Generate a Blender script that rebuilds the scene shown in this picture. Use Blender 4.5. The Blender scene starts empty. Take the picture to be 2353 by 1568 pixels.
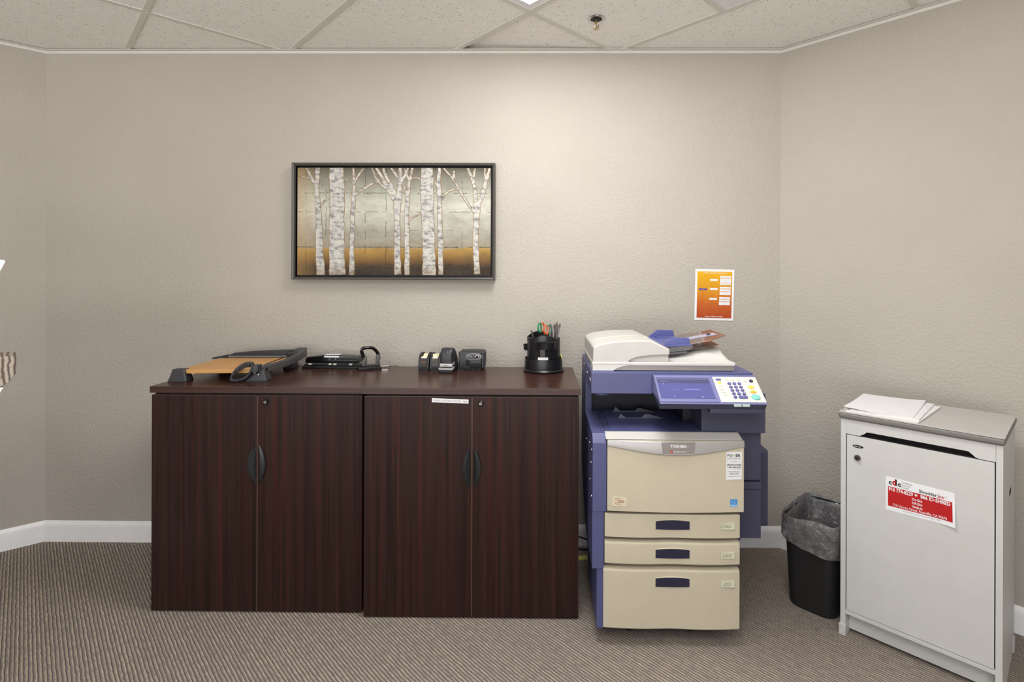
import bpy, bmesh, math, random
from mathutils import Vector, Matrix
random.seed(7)
S = bpy.context.scene
COL = S.collection
PI = math.pi

# ------------------------------------------------------------------ materials
def lin(c):
    r = []
    for v in c[:3]:
        v = v/255.0
        r.append(v/12.92 if v <= .04045 else ((v+.055)/1.055)**2.4)
    return (r[0], r[1], r[2], 1.0)
MATS = {}
def mat(name, rgb, rough=.5, metal=0.0, spec=.5, coat=0.0, trans=0.0, alpha=1.0, emit=0.0, bump=None, ior=None):
    m = bpy.data.materials.new(name); m.use_nodes = True
    nt = m.node_tree; b = nt.nodes['Principled BSDF']
    c = lin(rgb)
    b.inputs['Base Color'].default_value = c
    b.inputs['Roughness'].default_value = rough
    b.inputs['Metallic'].default_value = metal
    b.inputs['Specular IOR Level'].default_value = spec
    b.inputs['Coat Weight'].default_value = coat
    b.inputs['Transmission Weight'].default_value = trans
    b.inputs['Alpha'].default_value = alpha
    if ior: b.inputs['IOR'].default_value = ior
    if emit:
        b.inputs['Emission Color'].default_value = c
        b.inputs['Emission Strength'].default_value = emit
    # light procedural grain so that no surface is a flat constant
    tc = nt.nodes.new('ShaderNodeTexCoord'); nz = nt.nodes.new('ShaderNodeTexNoise')
    nz.inputs['Scale'].default_value = 14; nz.inputs['Detail'].default_value = 4
    nt.links.new(tc.outputs['Object'], nz.inputs['Vector'])
    if not emit:
        mx = nt.nodes.new('ShaderNodeMix'); mx.data_type = 'RGBA'
        mx.inputs['A'].default_value = tuple(v*.94 for v in c[:3])+(1,)
        mx.inputs['B'].default_value = tuple(min(1, v*1.06) for v in c[:3])+(1,)
        nt.links.new(nz.outputs['Fac'], mx.inputs['Factor'])
        nt.links.new(mx.outputs['Result'], b.inputs['Base Color'])
    if bump:
        n2 = nt.nodes.new('ShaderNodeTexNoise'); n2.inputs['Scale'].default_value = bump[0]; n2.inputs['Detail'].default_value = 3
        bp = nt.nodes.new('ShaderNodeBump'); bp.inputs['Strength'].default_value = bump[1]; bp.inputs['Distance'].default_value = bump[2]
        nt.links.new(tc.outputs['Object'], n2.inputs['Vector']); nt.links.new(n2.outputs['Fac'], bp.inputs['Height'])
        nt.links.new(bp.outputs['Normal'], b.inputs['Normal'])
    MATS[name] = m
    return m

def nn(nt, t, **kw):
    n = nt.nodes.new(t)
    for k, v in kw.items(): setattr(n, k, v)
    return n
def math_node(nt, op, a, b=None, c=None):
    n = nn(nt, 'ShaderNodeMath', operation=op)
    for i, v in enumerate((a, b, c)):
        if v is None: continue
        if isinstance(v, (int, float)): n.inputs[i].default_value = v
        else: nt.links.new(v, n.inputs[i])
    return n.outputs[0]
def ramp(nt, fac, stops, interp='LINEAR'):
    r = nn(nt, 'ShaderNodeValToRGB'); e = r.color_ramp; e.interpolation = interp
    while len(e.elements) < len(stops): e.elements.new(.5)
    for el, (p, c) in zip(e.elements, stops):
        el.position = p; el.color = lin(c) if max(c) > 1.001 else (c[0], c[1], c[2], 1)
    nt.links.new(fac, r.inputs[0]); return r.outputs[0]
def mixc(nt, f, a, b, mode='MIX'):
    m = nn(nt, 'ShaderNodeMix', data_type='RGBA', blend_type=mode)
    for key, v in (('Factor', f), ('A', a), ('B', b)):
        if isinstance(v, (int, float)): m.inputs[key].default_value = v
        elif isinstance(v, tuple): m.inputs[key].default_value = lin(v)
        else: nt.links.new(v, m.inputs[key])
    return m.outputs['Result']
def mapping(nt, src, scale=(1, 1, 1), rot=(0, 0, 0), loc=(0, 0, 0)):
    m = nn(nt, 'ShaderNodeMapping'); nt.links.new(src, m.inputs['Vector'])
    m.inputs['Scale'].default_value = scale; m.inputs['Rotation'].default_value = rot; m.inputs['Location'].default_value = loc
    return m.outputs[0]
def noise(nt, vec, scale, detail=3, rough=.5, dist=0):
    n = nn(nt, 'ShaderNodeTexNoise'); nt.links.new(vec, n.inputs['Vector'])
    n.inputs['Scale'].default_value = scale; n.inputs['Detail'].default_value = detail
    n.inputs['Roughness'].default_value = rough; n.inputs['Distortion'].default_value = dist
    return n.outputs['Fac']
def new(name, rough=.5, spec=.5):
    m = bpy.data.materials.new(name); m.use_nodes = True; nt = m.node_tree
    b = nt.nodes['Principled BSDF']; b.inputs['Roughness'].default_value = rough; b.inputs['Specular IOR Level'].default_value = spec
    tc = nn(nt, 'ShaderNodeTexCoord').outputs['Object']
    MATS[name] = m
    return m, nt, b, tc
def bump(nt, b, h, strength, dist):
    bp = nn(nt, 'ShaderNodeBump'); bp.inputs['Strength'].default_value = strength; bp.inputs['Distance'].default_value = dist
    nt.links.new(h, bp.inputs['Height']); nt.links.new(bp.outputs[0], b.inputs['Normal'])

G1 = (.693, -.7207); G2 = (-.7207, -.693)

# wall: orange peel texture
m, nt, b, tc = new('wall_paint', .85, .25)
n1 = noise(nt, tc, 88, 3, .5, .25)
n2 = noise(nt, tc, 3, 3)
h = ramp(nt, n1, [(.35, (0, 0, 0)), (.62, (1, 1, 1))])
col = mixc(nt, n2, (172, 166, 157), (180, 174, 166))
nt.links.new(col, b.inputs['Base Color'])
bump(nt, b, h, .55, .0022)
# ceiling tile
m, nt, b, tc = new('ceiling_tile', .9, .2)
def vor(vec, scale):
    v = nn(nt, 'ShaderNodeTexVoronoi'); v.inputs['Scale'].default_value = scale; nt.links.new(vec, v.inputs['Vector'])
    return v.outputs['Distance'], v.outputs['Color']
wob = noise(nt, tc, 60, 2)
d1, c1 = vor(mapping(nt, tc, (1, 1.35, 1)), 95)
sep = nn(nt, 'ShaderNodeSeparateColor'); nt.links.new(c1, sep.inputs[0])
rad = math_node(nt, 'MULTIPLY', math_node(nt, 'POWER', sep.outputs[0], 1.6), .30)
hole = math_node(nt, 'LESS_THAN', math_node(nt, 'ADD', d1, math_node(nt, 'MULTIPLY', math_node(nt, 'SUBTRACT', wob, .5), .25)), rad)
basec = mixc(nt, noise(nt, tc, 25, 3), (236, 234, 230), (246, 244, 241))
nt.links.new(mixc(nt, hole, basec, (150, 144, 134)), b.inputs['Base Color'])
bump(nt, b, math_node(nt, 'SUBTRACT', noise(nt, tc, 180, 2), hole), .3, .002)
mat('grid_white', (212, 210, 204), .5)
mat('plenum', (25, 24, 24), .9)
mat('trim_white', (244, 244, 246), .4)
mat('fixture_white', (228, 229, 232), .4)
# carpet: ribs running along G1
m, nt, b, tc = new('carpet', .95, .1)
vd = nn(nt, 'ShaderNodeVectorMath', operation='DOT_PRODUCT'); nt.links.new(tc, vd.inputs[0]); vd.inputs[1].default_value = (G2[0], G2[1], 0)
va = nn(nt, 'ShaderNodeVectorMath', operation='DOT_PRODUCT'); nt.links.new(tc, va.inputs[0]); va.inputs[1].default_value = (G1[0], G1[1], 0)
cmb = nn(nt, 'ShaderNodeCombineXYZ'); nt.links.new(vd.outputs['Value'], cmb.inputs[0]); nt.links.new(va.outputs['Value'], cmb.inputs[1])
st = cmb.outputs[0]
wv = noise(nt, mapping(nt, st, (40, 22, 1)), 1, 2)
s = math_node(nt, 'ADD', math_node(nt, 'DIVIDE', vd.outputs['Value'], .0121), math_node(nt, 'MULTIPLY', wv, .55))
fr = math_node(nt, 'FRACT', s)
idx = math_node(nt, 'FLOOR', s)
wn = nn(nt, 'ShaderNodeTexWhiteNoise', noise_dimensions='1D'); nt.links.new(idx, wn.inputs['W'])
prof = math_node(nt, 'PINGPONG', fr, .5)
fib = noise(nt, tc, 330, 4, .75)
seg = noise(nt, mapping(nt, st, (83, 14, 1)), 1, 3, .6)
tan = mixc(nt, seg, (150, 140, 134), (222, 206, 182))
stripe = ramp(nt, fr, [(0, (70, 64, 62)), (.12, (88, 82, 79)), (.28, (218, 204, 182)), (.46, (208, 196, 178)), (.60, (164, 157, 154)), (.86, (142, 135, 134)), (1, (70, 64, 62))])
cc = mixc(nt, .5, stripe, tan, 'OVERLAY')
cc = mixc(nt, .62, stripe, cc)
cc = mixc(nt, math_node(nt, 'MULTIPLY', wn.outputs[0], .25), cc, (116, 108, 106))
blot = ramp(nt, noise(nt, mapping(nt, st, (60, 30, 1), (0, 0, 0), (7, 3, 0)), 1, 4, .7), [(.40, (0, 0, 0)), (.66, (.62, .62, .62))])
cc = mixc(nt, blot, cc, (112, 105, 108))
cc = mixc(nt, math_node(nt, 'MULTIPLY', fib, .55), cc, (98, 91, 86))
nt.links.new(cc, b.inputs['Base Color'])
bump(nt, b, math_node(nt, 'ADD', prof, math_node(nt, 'MULTIPLY', fib, .8)), .6, .003)
# mahogany laminate, grain along an axis
def laminate(name, sc, rough, seed, lift=0):
    m, nt, b, tc = new(name, rough, .5 if 'top' in name else .22)
    g = noise(nt, mapping(nt, tc, sc, (0, 0, 0), (seed, seed*.7, seed*1.3)), 1, 5, .62)
    f = noise(nt, mapping(nt, tc, tuple(v*5 for v in sc), (0, 0, 0), (seed, 0, 0)), 1, 3, .6)
    rr_ = noise(nt, mapping(nt, tc, tuple(v*.55 for v in sc), (0, 0, 0), (9+seed, 3, 1)), 1, 4, .6)
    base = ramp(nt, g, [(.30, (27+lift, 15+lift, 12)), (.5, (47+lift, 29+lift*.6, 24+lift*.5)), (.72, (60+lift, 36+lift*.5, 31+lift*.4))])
    red = ramp(nt, rr_, [(.55, (0, 0, 0)), (.74, (.7, .7, .7))])
    c = mixc(nt, red, base, (82+lift, 34, 28))
    c = mixc(nt, math_node(nt, 'MULTIPLY', f, .45), c, (30, 19, 16))
    nt.links.new(c, b.inputs['Base Color'])
    b.inputs['Coat Weight'].default_value = 0
laminate('mahogany_door', (64, 64, 1.1), .38, 1.0)
laminate('mahogany_door_b', (64, 64, 1.1), .38, 5.0)
laminate('mahogany_side', (64, 64, 1.1), .4, 3.0)
laminate('mahogany_top', (.9, 60, 60), .27, 2.0, 18)  # lifted colour paints in the lighter look of reflections on the top
mat('edge_band', (84, 64, 55), .35)
mat('gap_black', (8, 7, 7), .8)
mat('black_plastic', (24, 24, 27), .32)
mat('black_matte', (20, 20, 21), .6, bump=(300, .1, .001))
mat('gloss_black', (10, 11, 13), .15)
mat('charcoal', (46, 46, 51), .42)
mat('dark_grey', (62, 60, 62), .45)
mat('pull_black', (38, 40, 43), .38)
mat('chrome', (205, 205, 205), .18, metal=1)
mat('steel_dark', (110, 106, 100), .3, metal=1)
mat('silver_paint', (178, 176, 176), .35, metal=.35)
mat('silver_dim', (150, 145, 141), .38, metal=.3)
mat('ivory', (194, 192, 187), .42)
mat('ivory_warm', (196, 187, 166), .45)
mat('ivory_light', (203, 202, 198), .4)
mat('copier_blue', (80, 83, 126), .42)
mat('copier_navy_and_shade', (62, 63, 86), .5)  # navy parts; also the blue tower with its shade put into the colour
mat('copier_panel', (116, 118, 162), .35)
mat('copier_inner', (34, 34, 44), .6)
mat('handle_navy', (37, 36, 60), .4)
mat('guide_blue', (84, 90, 146), .4)
mat('guide_grey', (92, 92, 104), .6)
mat('smoke_brown', (128, 104, 92), .12, alpha=.72)
mat('smoke_clear', (150, 150, 156), .1, alpha=.3)
mat('lavender', (170, 168, 190), .4)
mat('screen_blue', (84, 86, 140), .12)
mat('screen_top', (74, 78, 108), .12)
mat('screen_bar', (108, 112, 178), .12)
mat('screen_text', (150, 156, 200), .2)
mat('btn_blue', (92, 94, 148), .35)
mat('btn_dark', (34, 38, 66), .3)
mat('btn_yellow', (240, 210, 60), .4)
mat('btn_lemon', (236, 236, 70), .4)
mat('btn_orange', (240, 176, 60), .4)
mat('btn_teal', (120, 196, 188), .35)
mat('btn_grey', (196, 194, 184), .4)
mat('led_pale', (186, 200, 196), .4)
mat('paper', (226, 227, 230), .7)
mat('paper_edge', (214, 212, 208), .8)
mat('ink_black', (22, 22, 24), .6)
mat('ink_grey', (120, 120, 126), .6)
mat('ink_red', (178, 12, 18), .5)
mat('ink_green', (120, 190, 70), .5)
mat('ink_blue', (46, 140, 210), .5)
mat('ink_blue_light', (150, 200, 236), .5)
mat('ink_orange', (206, 92, 52), .5)
mat('tan_line', (226, 170, 60), .5)
mat('ink_gold', (170, 120, 50), .5)
mat('ink_violet', (74, 60, 150), .5)
mat('beige_label', (214, 204, 178), .5)
mat('shredder_grey', (196, 196, 194), .5)
mat('shredder_top', (186, 183, 180), .35, bump=(400, .05, .0005))
mat('shredder_edge', (112, 110, 106), .5)
mat('tray_label', (208, 208, 184), .5)
mat('frame_grey', (84, 80, 76), .38, metal=.3)
mat('frame_black', (14, 14, 15), .5)
mat('wood_board', (196, 146, 84), .42)
mat('tape_cream', (226, 222, 184), .4)
mat('pencil_grey', (124, 120, 118), .35, metal=.3)
mat('pencil_dark', (82, 76, 74), .45)
mat('scissor_green', (40, 130, 90), .35)
mat('scissor_orange', (196, 100, 56), .35)
mat('sticky_yellow', (214, 222, 90), .7)
mat('tag_yellow', (222, 216, 120), .6)
mat('rubber', (16, 16, 17), .7)
mat('white_metal', (236, 238, 236), .35)
mat('sprinkler_brass', (190, 176, 140), .25, metal=1)
mat('fluor', (236, 243, 255), .6, emit=1)
# grey translucent bin liner
m, nt, b, tc = new('bin_liner', .12, 1.0)
lf = noise(nt, mapping(nt, tc, (9, 9, 14)), 1.6, 5, .65, 1.2)
nt.links.new(mixc(nt, lf, (58, 57, 60), (150, 149, 150)), b.inputs['Base Color'])
b.inputs['Alpha'].default_value = .78
bump(nt, b, noise(nt, mapping(nt, tc, (1, 1, .5)), 34, 4, .6, 2.0), .9, .012)
# wood board grain
m = MATS['wood_board']; nt = m.node_tree; b = nt.nodes['Principled BSDF']
tc = nn(nt, 'ShaderNodeTexCoord').outputs['Object']
g = noise(nt, mapping(nt, tc, (6, 90, 30)), 1, 4, .6)
nt.links.new(mixc(nt, g, (176, 124, 66), (208, 160, 98)), b.inputs['Base Color'])
# striped bin print
m, nt, b, tc = new('zebra_print', .6, .3)
wv_ = nn(nt, 'ShaderNodeTexWave', wave_type='BANDS', bands_direction='X'); nt.links.new(tc, wv_.inputs['Vector'])
wv_.inputs['Scale'].default_value = 22; wv_.inputs['Distortion'].default_value = 5; wv_.inputs['Detail'].default_value = 2; wv_.inputs['Detail Scale'].default_value = 1.2
nt.links.new(ramp(nt, wv_.outputs['Fac'], [(.15, (92, 82, 74)), (.4, (150, 138, 126)), (.9, (172, 160, 148))]), b.inputs['Base Color'])
# painting ground: pale grey-green sky, warm field, dark earth
m, nt, b, tc = new('painting_ground', .8, .04)
sx = nn(nt, 'ShaderNodeSeparateXYZ'); nt.links.new(tc, sx.inputs[0])
zw = math_node(nt, 'ADD', sx.outputs['Z'], math_node(nt, 'MULTIPLY', math_node(nt, 'SUBTRACT', noise(nt, mapping(nt, tc, (6, 6, 6)), 1, 4), .5), .05))
zf = math_node(nt, 'DIVIDE', zw, .557)
g = ramp(nt, zf, [(0, (28, 17, 14)), (.08, (42, 27, 20)), (.125, (98, 68, 32)), (.245, (168, 132, 66)), (.262, (150, 142, 124)), (.36, (158, 154, 142)), (.6, (196, 196, 184)), (.76, (176, 177, 164)), (1, (84, 80, 70))])
cl = noise(nt, mapping(nt, tc, (7, 7, 12)), 1, 6, .7)
clr = ramp(nt, cl, [(.38, (0, 0, 0)), (.68, (.75, .75, .75))]); g2_ = mixc(nt, clr, g, mixc(nt, .55, g, (74, 66, 52)))
ft = noise(nt, mapping(nt, tc, (160, 160, 30)), 1, 3, .6)
g3 = mixc(nt, math_node(nt, 'MULTIPLY', ft, .5), g2_, mixc(nt, .16, g2_, (222, 218, 204)))
ed = math_node(nt, 'LESS_THAN', sx.outputs['X'], .12)
edf = math_node(nt, 'MULTIPLY', math_node(nt, 'SUBTRACT', .12, sx.outputs['X']), 3.0)
edf = math_node(nt, 'MAXIMUM', edf, 0)
g4 = mixc(nt, edf, g3, (186, 150, 96))
# broken horizontal and vertical crack lines
def crack(axis_out, pos, th, thr, seed):
    w = noise(nt, mapping(nt, tc, (60, 60, 60), (0, 0, 0), (seed, 0, 0)), 1, 4, .7)
    d = math_node(nt, 'ABSOLUTE', math_node(nt, 'SUBTRACT', math_node(nt, 'ADD', axis_out, math_node(nt, 'MULTIPLY', math_node(nt, 'SUBTRACT', w, .5), .012)), pos))
    k = math_node(nt, 'GREATER_THAN', noise(nt, mapping(nt, tc, (16, 16, 16), (0, 0, 0), (0, seed, 0)), 1, 2), thr)
    return math_node(nt, 'MULTIPLY', math_node(nt, 'LESS_THAN', d, th), k)
tot = None
for i, (ax, p, t_, th_) in enumerate((('Z', .428, .0011, .45), ('Z', .330, .0010, .5), ('Z', .147, .0016, .42), ('Z', .235, .0008, .58), ('X', .045, .0009, .52), ('X', .150, .0009, .5), ('X', .355, .0010, .50), ('X', .463, .0011, .50), ('X', .860, .0009, .58), ('Z', .058, .0010, .5))):
    k = crack(sx.outputs[ax], p, t_, th_, i*3.1)
    tot = k if tot is None else math_node(nt, 'MAXIMUM', tot, k)
g5 = mixc(nt, math_node(nt, 'MULTIPLY', tot, .85), g4, (46, 42, 34))
nt.links.new(g5, b.inputs['Base Color'])
bump(nt, b, noise(nt, tc, 120, 4), .3, .001)
m, nt, b, tc = new('birch_white', .65, .2)
bn = noise(nt, mapping(nt, tc, (26, 26, 50)), 1, 5, .7)
bc = ramp(nt, bn, [(.30, (84, 84, 86)), (.42, (140, 139, 138)), (.52, (184, 182, 176)), (.7, (202, 199, 190)), (1, (212, 209, 200))])
sx2 = nn(nt, 'ShaderNodeSeparateXYZ'); nt.links.new(tc, sx2.inputs[0])
lo = math_node(nt, 'MULTIPLY', math_node(nt, 'SUBTRACT', .06, sx2.outputs['Z']), 9.0)
lo = math_node(nt, 'MINIMUM', math_node(nt, 'MAXIMUM', lo, 0), .5)
nt.links.new(mixc(nt, lo, bc, (128, 104, 66)), b.inputs['Base Color'])
bump(nt, b, bn, .6, .002)
mat('birch_outline', (140, 104, 52), .6)
# notice gradient
m, nt, b, tc = new('notice_orange', .5, .4)
sx = nn(nt, 'ShaderNodeSeparateXYZ'); nt.links.new(tc, sx.inputs[0])
zf = math_node(nt, 'ADD', math_node(nt, 'DIVIDE', sx.outputs['Z'], .27), math_node(nt, 'MULTIPLY', math_node(nt, 'SUBTRACT', noise(nt, mapping(nt, tc, (30, 30, 5)), 1, 3), .5), .25))
nt.links.new(ramp(nt, zf, [(.08, (168, 66, 22)), (.35, (184, 92, 24)), (.6, (206, 140, 18)), (.95, (222, 168, 8))]), b.inputs['Base Color'])

# ------------------------------------------------------------------ mesh builder
TXT = {}
def text_mesh(s, bold):
    k = (s, bold)
    if k in TXT: return TXT[k]
    cu = bpy.data.curves.new('t', 'FONT'); cu.body = s; cu.size = 1; cu.resolution_u = 2; cu.offset = bold
    ob = bpy.data.objects.new('t', cu); COL.objects.link(ob)
    dg = bpy.context.evaluated_depsgraph_get(); dg.update()
    me = ob.evaluated_get(dg).to_mesh()
    vs = [tuple(v.co) for v in me.vertices]; fs = [tuple(p.vertices) for p in me.polygons]
    bpy.data.objects.remove(ob); bpy.data.curves.remove(cu)
    TXT[k] = (vs, fs); return TXT[k]

def rr(x0, y0, x1, y1, r, n=4):
    p = []
    for cx, cy, a0 in ((x1-r, y1-r, 0), (x0+r, y1-r, 90), (x0+r, y0+r, 180), (x1-r, y0+r, 270)):
        for i in range(n+1):
            a = math.radians(a0+90*i/n); p.append((cx+r*math.cos(a), cy+r*math.sin(a)))
    return p
def el(cx, cy, rx, ry, n=24):
    return [(cx+rx*math.cos(2*PI*i/n), cy+ry*math.sin(2*PI*i/n)) for i in range(n)]

class MB:
    def __init__(s, m=None):
        s.v = []; s.f = []; s.fm = []; s.mats = []; s.M = Matrix.Identity(4); s.m = m
    def frame(s, o, r, u):
        r = Vector(r).normalized(); u = Vector(u).normalized(); n = r.cross(u)
        s.M = Matrix(((r.x, u.x, n.x, o[0]), (r.y, u.y, n.y, o[1]), (r.z, u.z, n.z, o[2]), (0, 0, 0, 1))); return s
    def tr(s, M): s.M = M; return s
    def reset(s): s.M = Matrix.Identity(4); return s
    def add(s, vs, fs, m=None):
        m = m or s.m
        if m not in s.mats: s.mats.append(m)
        k = s.mats.index(m); o = len(s.v)
        s.v += [tuple(s.M @ Vector(p)) for p in vs]
        for f in fs: s.f.append(tuple(i+o for i in f)); s.fm.append(k)
    def _bm(s, bm, m):
        bm.verts.index_update()
        s.add([tuple(v.co) for v in bm.verts], [tuple(v.index for v in f.verts) for f in bm.faces], m); bm.free()
    def box(s, x0, x1, y0, y1, z0, z1, bev=0, m=None, seg=2):
        P = [(x0, y0), (x1, y0), (x1, y1), (x0, y1)]
        s.prism(P, 'z', z0, z1, bev, m, seg)
    def prism(s, pts, ax, a, b, bev=0, m=None, seg=2):
        def q(p, t): return {'x': (t, p[0], p[1]), 'y': (p[0], t, p[1]), 'z': (p[0], p[1], t)}[ax]
        n = len(pts)
        vs = [q(p, a) for p in pts]+[q(p, b) for p in pts]
        fs = [tuple(range(n))[::-1], tuple(range(n, 2*n))]+[(i, (i+1) % n, n+(i+1) % n, n+i) for i in range(n)]
        if not bev: s.add(vs, fs, m); return
        bm = bmesh.new(); V = [bm.verts.new(p) for p in vs]
        for f in fs: bm.faces.new([V[i] for i in f])
        bmesh.ops.recalc_face_normals(bm, faces=bm.faces)
        es = [e for e in bm.edges if e.calc_face_angle(0) > .6]
        bmesh.ops.bevel(bm, geom=es, offset=bev, segments=seg, profile=.5, affect='EDGES', clamp_overlap=True)
        s._bm(bm, m)
    def lathe(s, prof, c=(0, 0, 0), n=32, m=None, ax='z', arc=2*PI, a0=0):
        vs = []; k = len(prof); full = abs(arc-2*PI) < 1e-6
        nn_ = n if full else n+1
        for i in range(nn_):
            a = a0+arc*i/n
            for r, z in prof:
                x, y = r*math.cos(a), r*math.sin(a)
                p = {'z': (x, y, z), 'y': (x, z, y), 'x': (z, x, y)}[ax]
                vs.append((p[0]+c[0], p[1]+c[1], p[2]+c[2]))
        fs = []
        for i in range(n):
            j = (i+1) % nn_
            for t in range(k-1): fs.append((i*k+t, j*k+t, j*k+t+1, i*k+t+1))
        if full:
            if prof[0][0] > 1e-6: fs.append(tuple(i*k for i in range(n)))
            if prof[-1][0] > 1e-6: fs.append(tuple(i*k+k-1 for i in range(n)))
        s.add(vs, fs, m)
    def cyl(s, c, r, z0, z1, n=24, m=None, ax='z', bev=0):
        pr = [(r, z0), (r, z1)] if not bev else [(r-bev, z0), (r, z0+bev), (r, z1-bev), (r-bev, z1)]
        s.lathe(pr, c, n, m, ax)
    def tube(s, path, r, n=10, m=None, closed=False, flat=1.0, up=(0, 0, 1)):
        P = [Vector(p) for p in path]; k = len(P); R = r if isinstance(r, (list, tuple)) else [r]*k
        vs = []
        for i, p in enumerate(P):
            a = P[(i-1) % k] if (closed or i > 0) else p; b_ = P[(i+1) % k] if (closed or i < k-1) else p
            t = (b_-a).normalized(); u = Vector(up)
            if abs(t.dot(u)) > .95: u = Vector((1, 0, 0)) if abs(t.x) < .9 else Vector((0, 1, 0))
            sd = t.cross(u).normalized(); w = sd.cross(t)
            for j in range(n):
                an = 2*PI*j/n; vs.append(tuple(p+sd*(R[i]*math.cos(an))+w*(R[i]*flat*math.sin(an))))
        fs = []
        for i in range(k if closed else k-1):
            i2 = (i+1) % k
            for j in range(n): fs.append((i*n+j, i2*n+j, i2*n+(j+1) % n, i*n+(j+1) % n))
        if not closed: fs += [tuple(range(n)), tuple(range((k-1)*n, k*n))]
        s.add(vs, fs, m)
    def loft(s, loops, m=None, cap=True, wrap=True):
        k = len(loops[0]); vs = [p for l in loops for p in l]; fs = []
        for i in range(len(loops)-1):
            for j in range(k if wrap else k-1): fs.append((i*k+j, i*k+(j+1) % k, (i+1)*k+(j+1) % k, (i+1)*k+j))
        if cap: fs += [tuple(range(k)), tuple(range((len(loops)-1)*k, len(loops)*k))]
        s.add(vs, fs, m)
    def dec(s, pts, m, layer=1, t=.0004):            # flat print on the current frame
        s.add([(p[0], p[1], layer*t) for p in pts], [tuple(range(len(pts)))], m)
    def rect(s, x0, y0, x1, y1, m, layer=1): s.dec([(x0, y0), (x1, y0), (x1, y1), (x0, y1)], m, layer)
    def text(s, t, x, y, h, m, width=None, bold=0.0, align='c', layer=2, slant=0):
        vs, fs = text_mesh(t, bold)
        xs = [v[0] for v in vs]; x0, x1 = min(xs), max(xs); sc = h/.72
        kx = sc if width is None else width/(x1-x0)
        W = (x1-x0)*kx; ox = {'c': x-W/2, 'l': x, 'r': x-W}[align]
        s.add([((v[0]-x0)*kx+ox+v[1]*sc*slant, v[1]*sc+y, layer*.0004) for v in vs], fs, m)
    def build(s, name, parent=None, smooth=38, loc=None):
        bm = bmesh.new(); V = [bm.verts.new(p) for p in s.v]
        for f, k in zip(s.f, s.fm):
            try: F = bm.faces.new([V[i] for i in f])
            except ValueError: continue
            F.material_index = k; F.smooth = smooth > 0
        bmesh.ops.recalc_face_normals(bm, faces=bm.faces)
        if smooth > 0:
            lim = math.radians(smooth)
            for e in bm.edges:
                if len(e.link_faces) == 2 and e.calc_face_angle(0) > lim: e.smooth = False
        me = bpy.data.meshes.new(name); bm.to_mesh(me); bm.free()
        for n_ in s.mats: me.materials.append(MATS[n_])
        o = bpy.data.objects.new(name, me); COL.objects.link(o)
        if parent is not None: o.parent = parent
        if loc: o.location = loc
        if smooth > 0:
            wn_ = o.modifiers.new('weighted_normals', 'WEIGHTED_NORMAL'); wn_.keep_sharp = True; wn_.weight = 100
        return o

def thing(name, label, cat, loc=(0, 0, 0), rz=0, group=None):
    o = bpy.data.objects.new(name, None); o.empty_display_size = .05; COL.objects.link(o)
    o.location = loc; o.rotation_euler = (0, 0, rz); o['label'] = label; o['category'] = cat
    if group: o['group'] = group
    return o
def tag(o, label, cat, group=None, loc=None, rz=None):
    o['label'] = label; o['category'] = cat
    if group: o['group'] = group
    if loc is not None: o.location = loc
    if rz is not None: o.rotation_euler = (0, 0, rz)
    return o
def struct(o, label=None):
    o['kind'] = 'structure'
    if label: o['label'] = label
    return o
def copy_tree(o, parent=None):
    c = o.copy(); COL.objects.link(c); c.parent = parent
    for ch in list(o.children): copy_tree(ch, c)
    return c

# ------------------------------------------------------------------ room shell
ZC = 2.60
A = Vector((-2.592, 2.817)); B = Vector((1.287, 2.779))
C_ = B+Vector(G1)*4.1; D_ = Vector((C_.x, -2.6)); F_ = A+Vector((-.7474, -.6644))*2.0; E_ = Vector((F_.x, -2.6))
ROOM = [A, B, C_, D_, E_, F_]            # clockwise seen from above
CEN = Vector((0, 0))
def wall(name, p, q):
    d = (q-p).normalized(); n = Vector((-d.y, d.x))
    if (p-CEN).dot(n) < 0: n = -n
    b_ = MB('wall_paint'); ex = .0
    b_.prism([tuple(p), tuple(q), tuple(q+n*.1+d*.05), tuple(p+n*.1-d*.05)], 'z', 0, 2.9)
    return struct(b_.build(name, smooth=0)), d, -n
WALLS = [('back', A, B), ('right', B, C_), ('far_right', C_, D_), ('front', D_, E_), ('far_left', E_, F_), ('left', F_, A)]
def sweep(profile, pts, m):                  # profile (out, z) along a polyline, mitred, inward side
    loops = []
    n = len(pts)
    for i, p in enumerate(pts):
        a = pts[i-1] if i else None; c = pts[i+1] if i < n-1 else None
        ds = []
        if a is not None: ds.append((p-a).normalized())
        if c is not None: ds.append((c-p).normalized())
        ns = [Vector((d.y, -d.x)) for d in ds]
        nm = sum(ns, Vector((0, 0))).normalized(); k = 1/max(.3, nm.dot(ns[0]))
        loops.append([(p.x+nm.x*o*k, p.y+nm.y*o*k, z) for o, z in profile])
    return loops
for nm, p, q in WALLS:
    if nm != 'front': wall('wall_'+nm, p, q)
yw = -2.6; WX0, WX1, WZ0, WZ1 = -3.6, 1.4, .25, 2.35  # opening for an added window that brightens the room from behind
b_ = MB('wall_paint')
for x0, x1, z0, z1 in ((E_.x-.05, D_.x+.05, 0, WZ0), (E_.x-.05, D_.x+.05, WZ1, 2.9), (E_.x-.05, WX0, WZ0, WZ1), (WX1, D_.x+.05, WZ0, WZ1)): b_.box(x0, x1, yw-.1, yw, z0, z1)
struct(b_.build('wall_front', smooth=0))
b_ = MB('fixture_white')
for x0, x1, z0, z1 in ((WX0, WX1, WZ0, WZ0+.05), (WX0, WX1, WZ1-.05, WZ1), (WX0, WX0+.05, WZ0, WZ1), (WX1-.05, WX1, WZ0, WZ1), (-1.95, -1.90, WZ0, WZ1), (-.30, -.25, WZ0, WZ1)): b_.box(x0, x1, yw-.08, yw-.02, z0, z1, .003)
struct(b_.build('added_window', smooth=0))  # frame of the added, unseen window
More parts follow.
